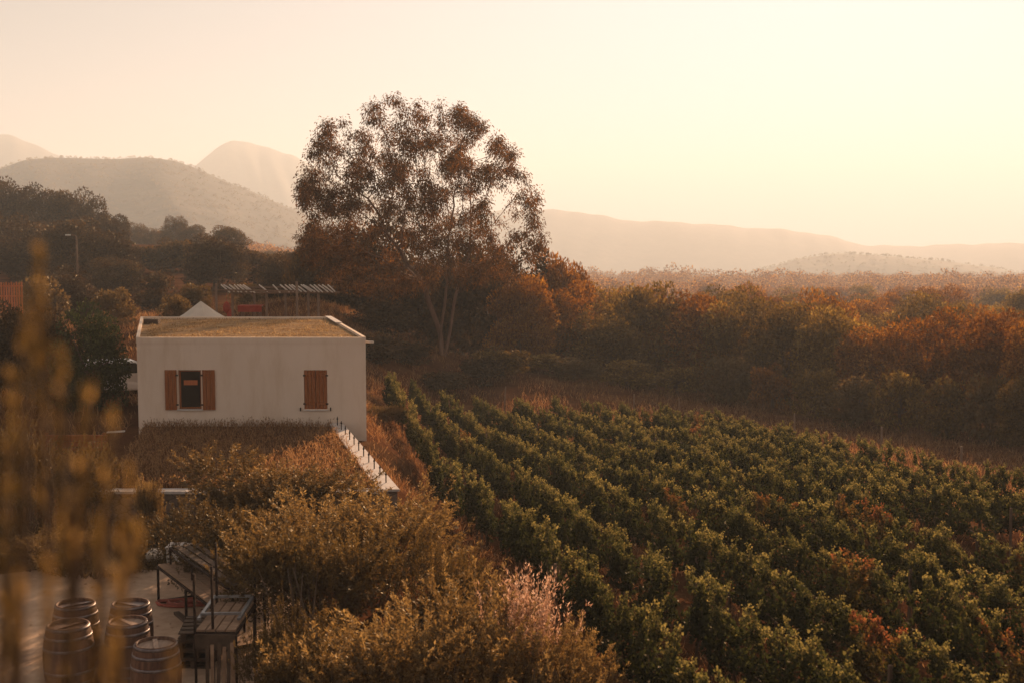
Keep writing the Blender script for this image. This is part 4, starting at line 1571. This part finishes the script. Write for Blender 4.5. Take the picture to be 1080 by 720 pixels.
# ------------------------------------------------------------------ the eucalyptus (space colonisation inside its outline)
def eucalyptus():
    D = 76.0
    base = at(466, 392, D)
    bx = base.x
    gz = float(H(bx, D))
    outline = [(312, 192), (322, 170), (330, 140), (345, 124), (372, 124), (388, 136), (394, 104), (420, 98), (447, 104), (456, 124), (466, 108), (492, 105), (505, 120), (530, 140),
               (552, 158), (570, 190), (580, 225), (578, 258), (560, 286), (510, 292), (470, 285), (430, 300), (400, 300), (350, 296), (318, 262), (312, 240), (330, 225), (316, 210)]
    poly = np.array([((p[0] - 445) * .965 + 445 - 540, p[1] + 7) for p in outline]) 
    poly = np.array([(q[0] / F * D - bx, zat(q[1], D) - gz) for q in poly])
    rg = np.random.default_rng(99)

    def inside(x, z):
        c = np.zeros(len(x), bool)
        j = len(poly) - 1
        for i in range(len(poly)):
            xi, zi = poly[i]; xj, zj = poly[j]
            k = ((zi > z) != (zj > z)) & (x < (xj - xi) * (z - zi) / (zj - zi + 1e-9) + xi)
            c ^= k
            j = i
        return c
    lo, hi = poly.min(0), poly.max(0)
    n = 9000
    X = rg.uniform(lo[0], hi[0], n); Z = rg.uniform(lo[1], hi[1], n)
    k = inside(X, Z)
    X, Z = X[k], Z[k]
    # depth follows a rounded body
    cx = (lo[0] + hi[0]) / 2
    u = np.clip(1 - ((X - cx) / ((hi[0] - lo[0]) / 2 + .3)) ** 2 - ((Z - 8) / 8.5) ** 2 * .4, .08, 1) ** .5
    Yd = rg.uniform(-1, 1, len(X)) * u * 5.6
    A = np.stack([X, Yd, Z], 1)
    # holes: drop attractors in a few blobs so the sky shows through
    holes = np.stack([rg.uniform(lo[0], hi[0], 16), np.zeros(16), rg.uniform(lo[1] + 3, hi[1], 16)], 1)
    for h_ in holes:
        q = ((A[:, 0] - h_[0]) ** 2 + (A[:, 2] - h_[2]) ** 2) > rg.uniform(.2, .4) ** 2
        A = A[q]
    sel = [0]
    dmin = ((A - A[0]) ** 2).sum(1)
    for _ in range(120):
        sel.append(int((dmin * rg.uniform(.5, 1, len(A))).argmax()))
        dmin = np.minimum(dmin, ((A - A[sel[-1]]) ** 2).sum(1))
    B_ = A[sel]
    br = rg.uniform(.55, 1.15, len(B_)) * np.where(B_[:, 0] < 0, 1.15, .95)
    dd_ = ((A[:, None, :] - B_[None]) ** 2).sum(2) / br[None] ** 2
    A = A[dd_.min(1) < 1]
    A = A[rg.choice(len(A), min(len(A), 2400), replace=False)]
    nodes = []
    par = []
    for (dx, dy, wv) in ((-.38, .1, .5), (.08, -.2, -.35), (.5, .2, .3)):       # three stems from one base
        prev = -1
        for s in range(9):
            t = s / 8
            nodes.append([dx * (.18 + t ** 1.3 * 1.9) + wv * .35 * math.sin(t * 5), dy * t * 2, -.4 + 4.3 * t])
            par.append(prev)
            prev = len(nodes) - 1
    nodes = [np.array(q, float) for q in nodes]
    step, dk, di = .38, .62, 9.0
    alive = np.ones(len(A), bool)
    for it in range(90):
        Nn = np.array(nodes)
        Aa = A[alive]
        if len(Aa) == 0: break
        d2 = ((Aa[:, None, :] - Nn[None]) ** 2).sum(2)
        near = d2.argmin(1)
        dm = d2[np.arange(len(Aa)), near]
        ids = np.where(alive)[0]
        alive[ids[dm < dk * dk]] = False
        ok = dm < di * di
        new = {}
        for a_i, nd in zip(np.where(ok)[0], near[ok]):
            v = Aa[a_i] - Nn[nd]
            new.setdefault(nd, []).append(v / (np.linalg.norm(v) + 1e-9))
        if not new: break
        added = 0
        for nd, vs in new.items():
            v = np.mean(vs, 0) + np.array([0, 0, .12]) + rg.normal(size=3) * .12
            v /= np.linalg.norm(v) + 1e-9
            p = Nn[nd] + v * step
            if ((Nn - p) ** 2).sum(1).min() < (step * .35) ** 2: continue
            nodes.append(p); par.append(int(nd)); added += 1
        if not added: break
    Nn = np.array(nodes)
    cnt = np.zeros(len(Nn))
    kids = np.zeros(len(Nn), int)
    for p in par:
        if p >= 0: kids[p] += 1
    tips = np.where(kids == 0)[0]
    rad2 = np.zeros(len(Nn))
    for i in range(len(Nn) - 1, -1, -1):
        if kids[i] == 0: rad2[i] = .013 ** 2
        if par[i] >= 0: rad2[par[i]] += rad2[i] * 1.0
    rad = np.clip(np.sqrt(rad2) * .8, .012, .3)
    V, Fc = [], []
    off = 0
    for i in range(len(Nn)):
        p = par[i]
        if p < 0: continue
        a, b_ = Nn[p], Nn[i]
        k = 7 if rad[i] > .06 else 4
        y = b_ - a; y /= np.linalg.norm(y) + 1e-9
        q = np.array([1, 0, 0]) if abs(y[0]) < .8 else np.array([0, 1, 0])
        x = np.cross(y, q); x /= np.linalg.norm(x); z = np.cross(x, y)
        ang = np.arange(k) * 2 * math.pi / k
        circ = np.cos(ang)[:, None] * x + np.sin(ang)[:, None] * z
        ra = min(rad[p], rad[i] * 1.6)
        V.append(a + circ * ra - y * .02); V.append(b_ + circ * rad[i] + y * .02)
        for s in range(k):
            Fc.append((off + s, off + (s + 1) % k, off + k + (s + 1) % k, off + k + s))
        off += 2 * k
    root = empty('eucalyptus_tree', (bx, D, gz), 'tall airy eucalyptus with forked pale trunk, highest tree in the picture', 'tree')
    me = np_mesh('trunk', np.concatenate(V), np.array(Fc), smooth=True)
    link_mesh('trunk', me, root, M_eucbark)
    # drooping leaf sprays at tips and thin twigs
    thin = np.where((rad < .035) & (Nn[:, 2] > 3.2))[0]
    src = np.concatenate([tips, tips, rg.choice(thin, len(thin) // 2, replace=False)])
    per = 74
    C = Nn[src]
    idx = np.repeat(np.arange(len(C)), per)
    dv = unit(rg, len(idx))
    P = C[idx] + dv * rg.uniform(.03, .52, (len(idx), 1)) ** .9 + np.array([0, 0, -.1])
    dr = dv * .6 + np.array([0, 0, -.75]) + rg.normal(size=P.shape) * .35
    cr = rg.random(len(C))
    r = np.clip(.45 * cr[idx] + .55 * rg.random(len(idx)), 0, 1)
    s = .17 * rg.uniform(.6, 1.3, len(idx))
    V, Fc, r = leaves(P, dr, s, s * .3, rg, LEAF_LONG, r)
    link_mesh('crown', np_mesh('crown', V, Fc, r), root, M_euc)
    print('euc nodes', len(Nn), 'tips', len(tips), 'leaves', len(idx))


eucalyptus()

# ------------------------------------------------------------------ foreground shrubs
SH = [make_shrub(f'shrub{k}', 70 + k, 3.0, 2.2, 520, 58, .052, .34) for k in range(3)]
SHM = [(s, with_mat(f, M_olive), with_mat(f, M_olive_d)) for s, f in SH]


def shrub(px, ytop, d, wpx, mt, label, gz=None, var=0, rz=0.0, name='shrub'):
    p = at(px, ytop, d)
    if gz is None: gz = float(H(p.x, d))
    h = p.z - gz
    w = wpx / F * d
    st, a, b_ = SHM[var]
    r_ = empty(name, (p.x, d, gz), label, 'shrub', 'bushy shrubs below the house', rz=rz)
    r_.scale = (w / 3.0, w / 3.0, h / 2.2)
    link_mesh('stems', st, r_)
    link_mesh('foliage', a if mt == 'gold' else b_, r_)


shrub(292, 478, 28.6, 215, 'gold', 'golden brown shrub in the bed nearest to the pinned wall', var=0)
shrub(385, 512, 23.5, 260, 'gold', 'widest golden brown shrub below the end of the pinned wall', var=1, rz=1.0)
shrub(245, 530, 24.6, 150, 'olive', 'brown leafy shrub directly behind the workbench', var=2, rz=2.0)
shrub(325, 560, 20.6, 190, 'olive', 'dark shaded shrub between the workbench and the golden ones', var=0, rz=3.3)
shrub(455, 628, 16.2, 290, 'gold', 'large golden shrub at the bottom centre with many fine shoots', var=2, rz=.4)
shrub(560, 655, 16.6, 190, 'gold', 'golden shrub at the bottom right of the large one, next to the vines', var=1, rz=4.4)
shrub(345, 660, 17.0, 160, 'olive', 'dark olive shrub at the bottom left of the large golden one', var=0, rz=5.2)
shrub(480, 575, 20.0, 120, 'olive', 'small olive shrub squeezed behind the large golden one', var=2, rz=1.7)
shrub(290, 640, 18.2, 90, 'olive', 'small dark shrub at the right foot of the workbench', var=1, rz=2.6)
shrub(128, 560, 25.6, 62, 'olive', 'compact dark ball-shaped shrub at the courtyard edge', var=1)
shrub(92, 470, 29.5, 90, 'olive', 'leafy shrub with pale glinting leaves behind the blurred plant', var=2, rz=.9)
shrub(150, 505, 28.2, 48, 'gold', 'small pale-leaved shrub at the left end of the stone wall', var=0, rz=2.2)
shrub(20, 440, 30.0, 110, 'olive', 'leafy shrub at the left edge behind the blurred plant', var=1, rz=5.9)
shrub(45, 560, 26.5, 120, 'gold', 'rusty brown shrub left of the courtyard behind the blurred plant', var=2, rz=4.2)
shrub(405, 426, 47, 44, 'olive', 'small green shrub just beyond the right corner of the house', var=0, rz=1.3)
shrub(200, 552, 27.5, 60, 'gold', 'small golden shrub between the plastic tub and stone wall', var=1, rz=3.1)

# dry plume grass
rgp = np.random.default_rng(31)
parts = []
c0 = at(562, 600, 17.4)
gz = float(H(c0.x, 17.4))
for i in range(75):
    b_ = np.array([rgp.normal() * .16, rgp.normal() * .16, 0])
    L = (c0.z - gz) * rgp.uniform(.72, 1.03)
    dr = np.array([rgp.normal() * .13, rgp.normal() * .13, 1.0])
    dr /= np.linalg.norm(dr)
    t = np.linspace(0, .8, 9)
    parts.append(leaves(b_ + dr * (t * L)[:, None], np.repeat(dr[None], 9, 0), L * .12, .012, rgp, LEAF_LONG, np.full(9, .3)))
    k = 34
    t = rgp.uniform(.72, 1, k)
    P = b_ + dr * (t * L)[:, None] + rgp.normal(size=(k, 3)) * .025
    parts.append(leaves(P, dr[None] + rgp.normal(size=(k, 3)) * .5, .06, .016, rgp, LEAF_LONG))
V, Fc, r = merge(parts)
o = link_mesh('plume_grass', np_mesh('plume_grass', V, Fc, r), None, M_plume, loc=(c0.x, 17.4, gz))
tag(o, 'clump of pinkish dry plume grass between the golden shrubs and first vine row', 'grass clump')


# ------------------------------------------------------------------ the close, out-of-focus plant
def near_plant():
    rg = np.random.default_rng(77)
    # (top px, top py, distance, lean px at the bottom)
    stems = [(40, 268, 1.55, 52), (28, 318, 1.5, 20), (62, 372, 1.45, 78), (118, 440, 1.6, 96), (134, 500, 1.55, 118), (92, 415, 1.5, 70), (12, 400, 1.6, -4), (122, 600, 1.45, 132),
             (8, 520, 1.35, 10), (100, 560, 1.45, 108), (146, 560, 1.6, 100), (182, 690, 1.4, 176), (52, 600, 1.3, 46), (20, 610, 1.3, 16)]
    root = empty('potted_shrub', (-.55, 1.55, 0), 'out of focus leafy stems rising close to the viewer at the left', 'shrub')
    off = Vector((-.55, 1.55, 0))
    for i, (px, py, d, bl) in enumerate(stems):
        top = at(px, py, d) - off
        low = at(bl, 760, d) - off
        gnd = Vector((low.x * .4, low.y * .4, 0.0))
        gnd.z = float(H(-.55, 1.55)) - .1
        low2 = gnd.lerp(low, .6)
        m = MB(); m.tube([gnd, low2, low, low.lerp(top, .5) + Vector((.004, 0, 0)), top], [.016, .009, .0055, .004, .0015], 6)
        st = m.build('stem', M_bark, root)
        L = (top - low).length
        n = int(125 * L / .3)
        t = rg.random(n)
        a, b_ = np.array(low), np.array(top)
        P = a + (b_ - a) * t[:, None]
        dv = unit(rg, n)
        ax = (b_ - a) / L
        dr = ax[None] * 1.2 + dv * .5
        s = .021 * rg.uniform(.6, 1.25, n)
        V, Fc, r = leaves(P, dr, s, s * .28, rg, LEAF_LONG)
        link_mesh('leaves', np_mesh('leaves', V, Fc, r), st, M_near)


near_plant()
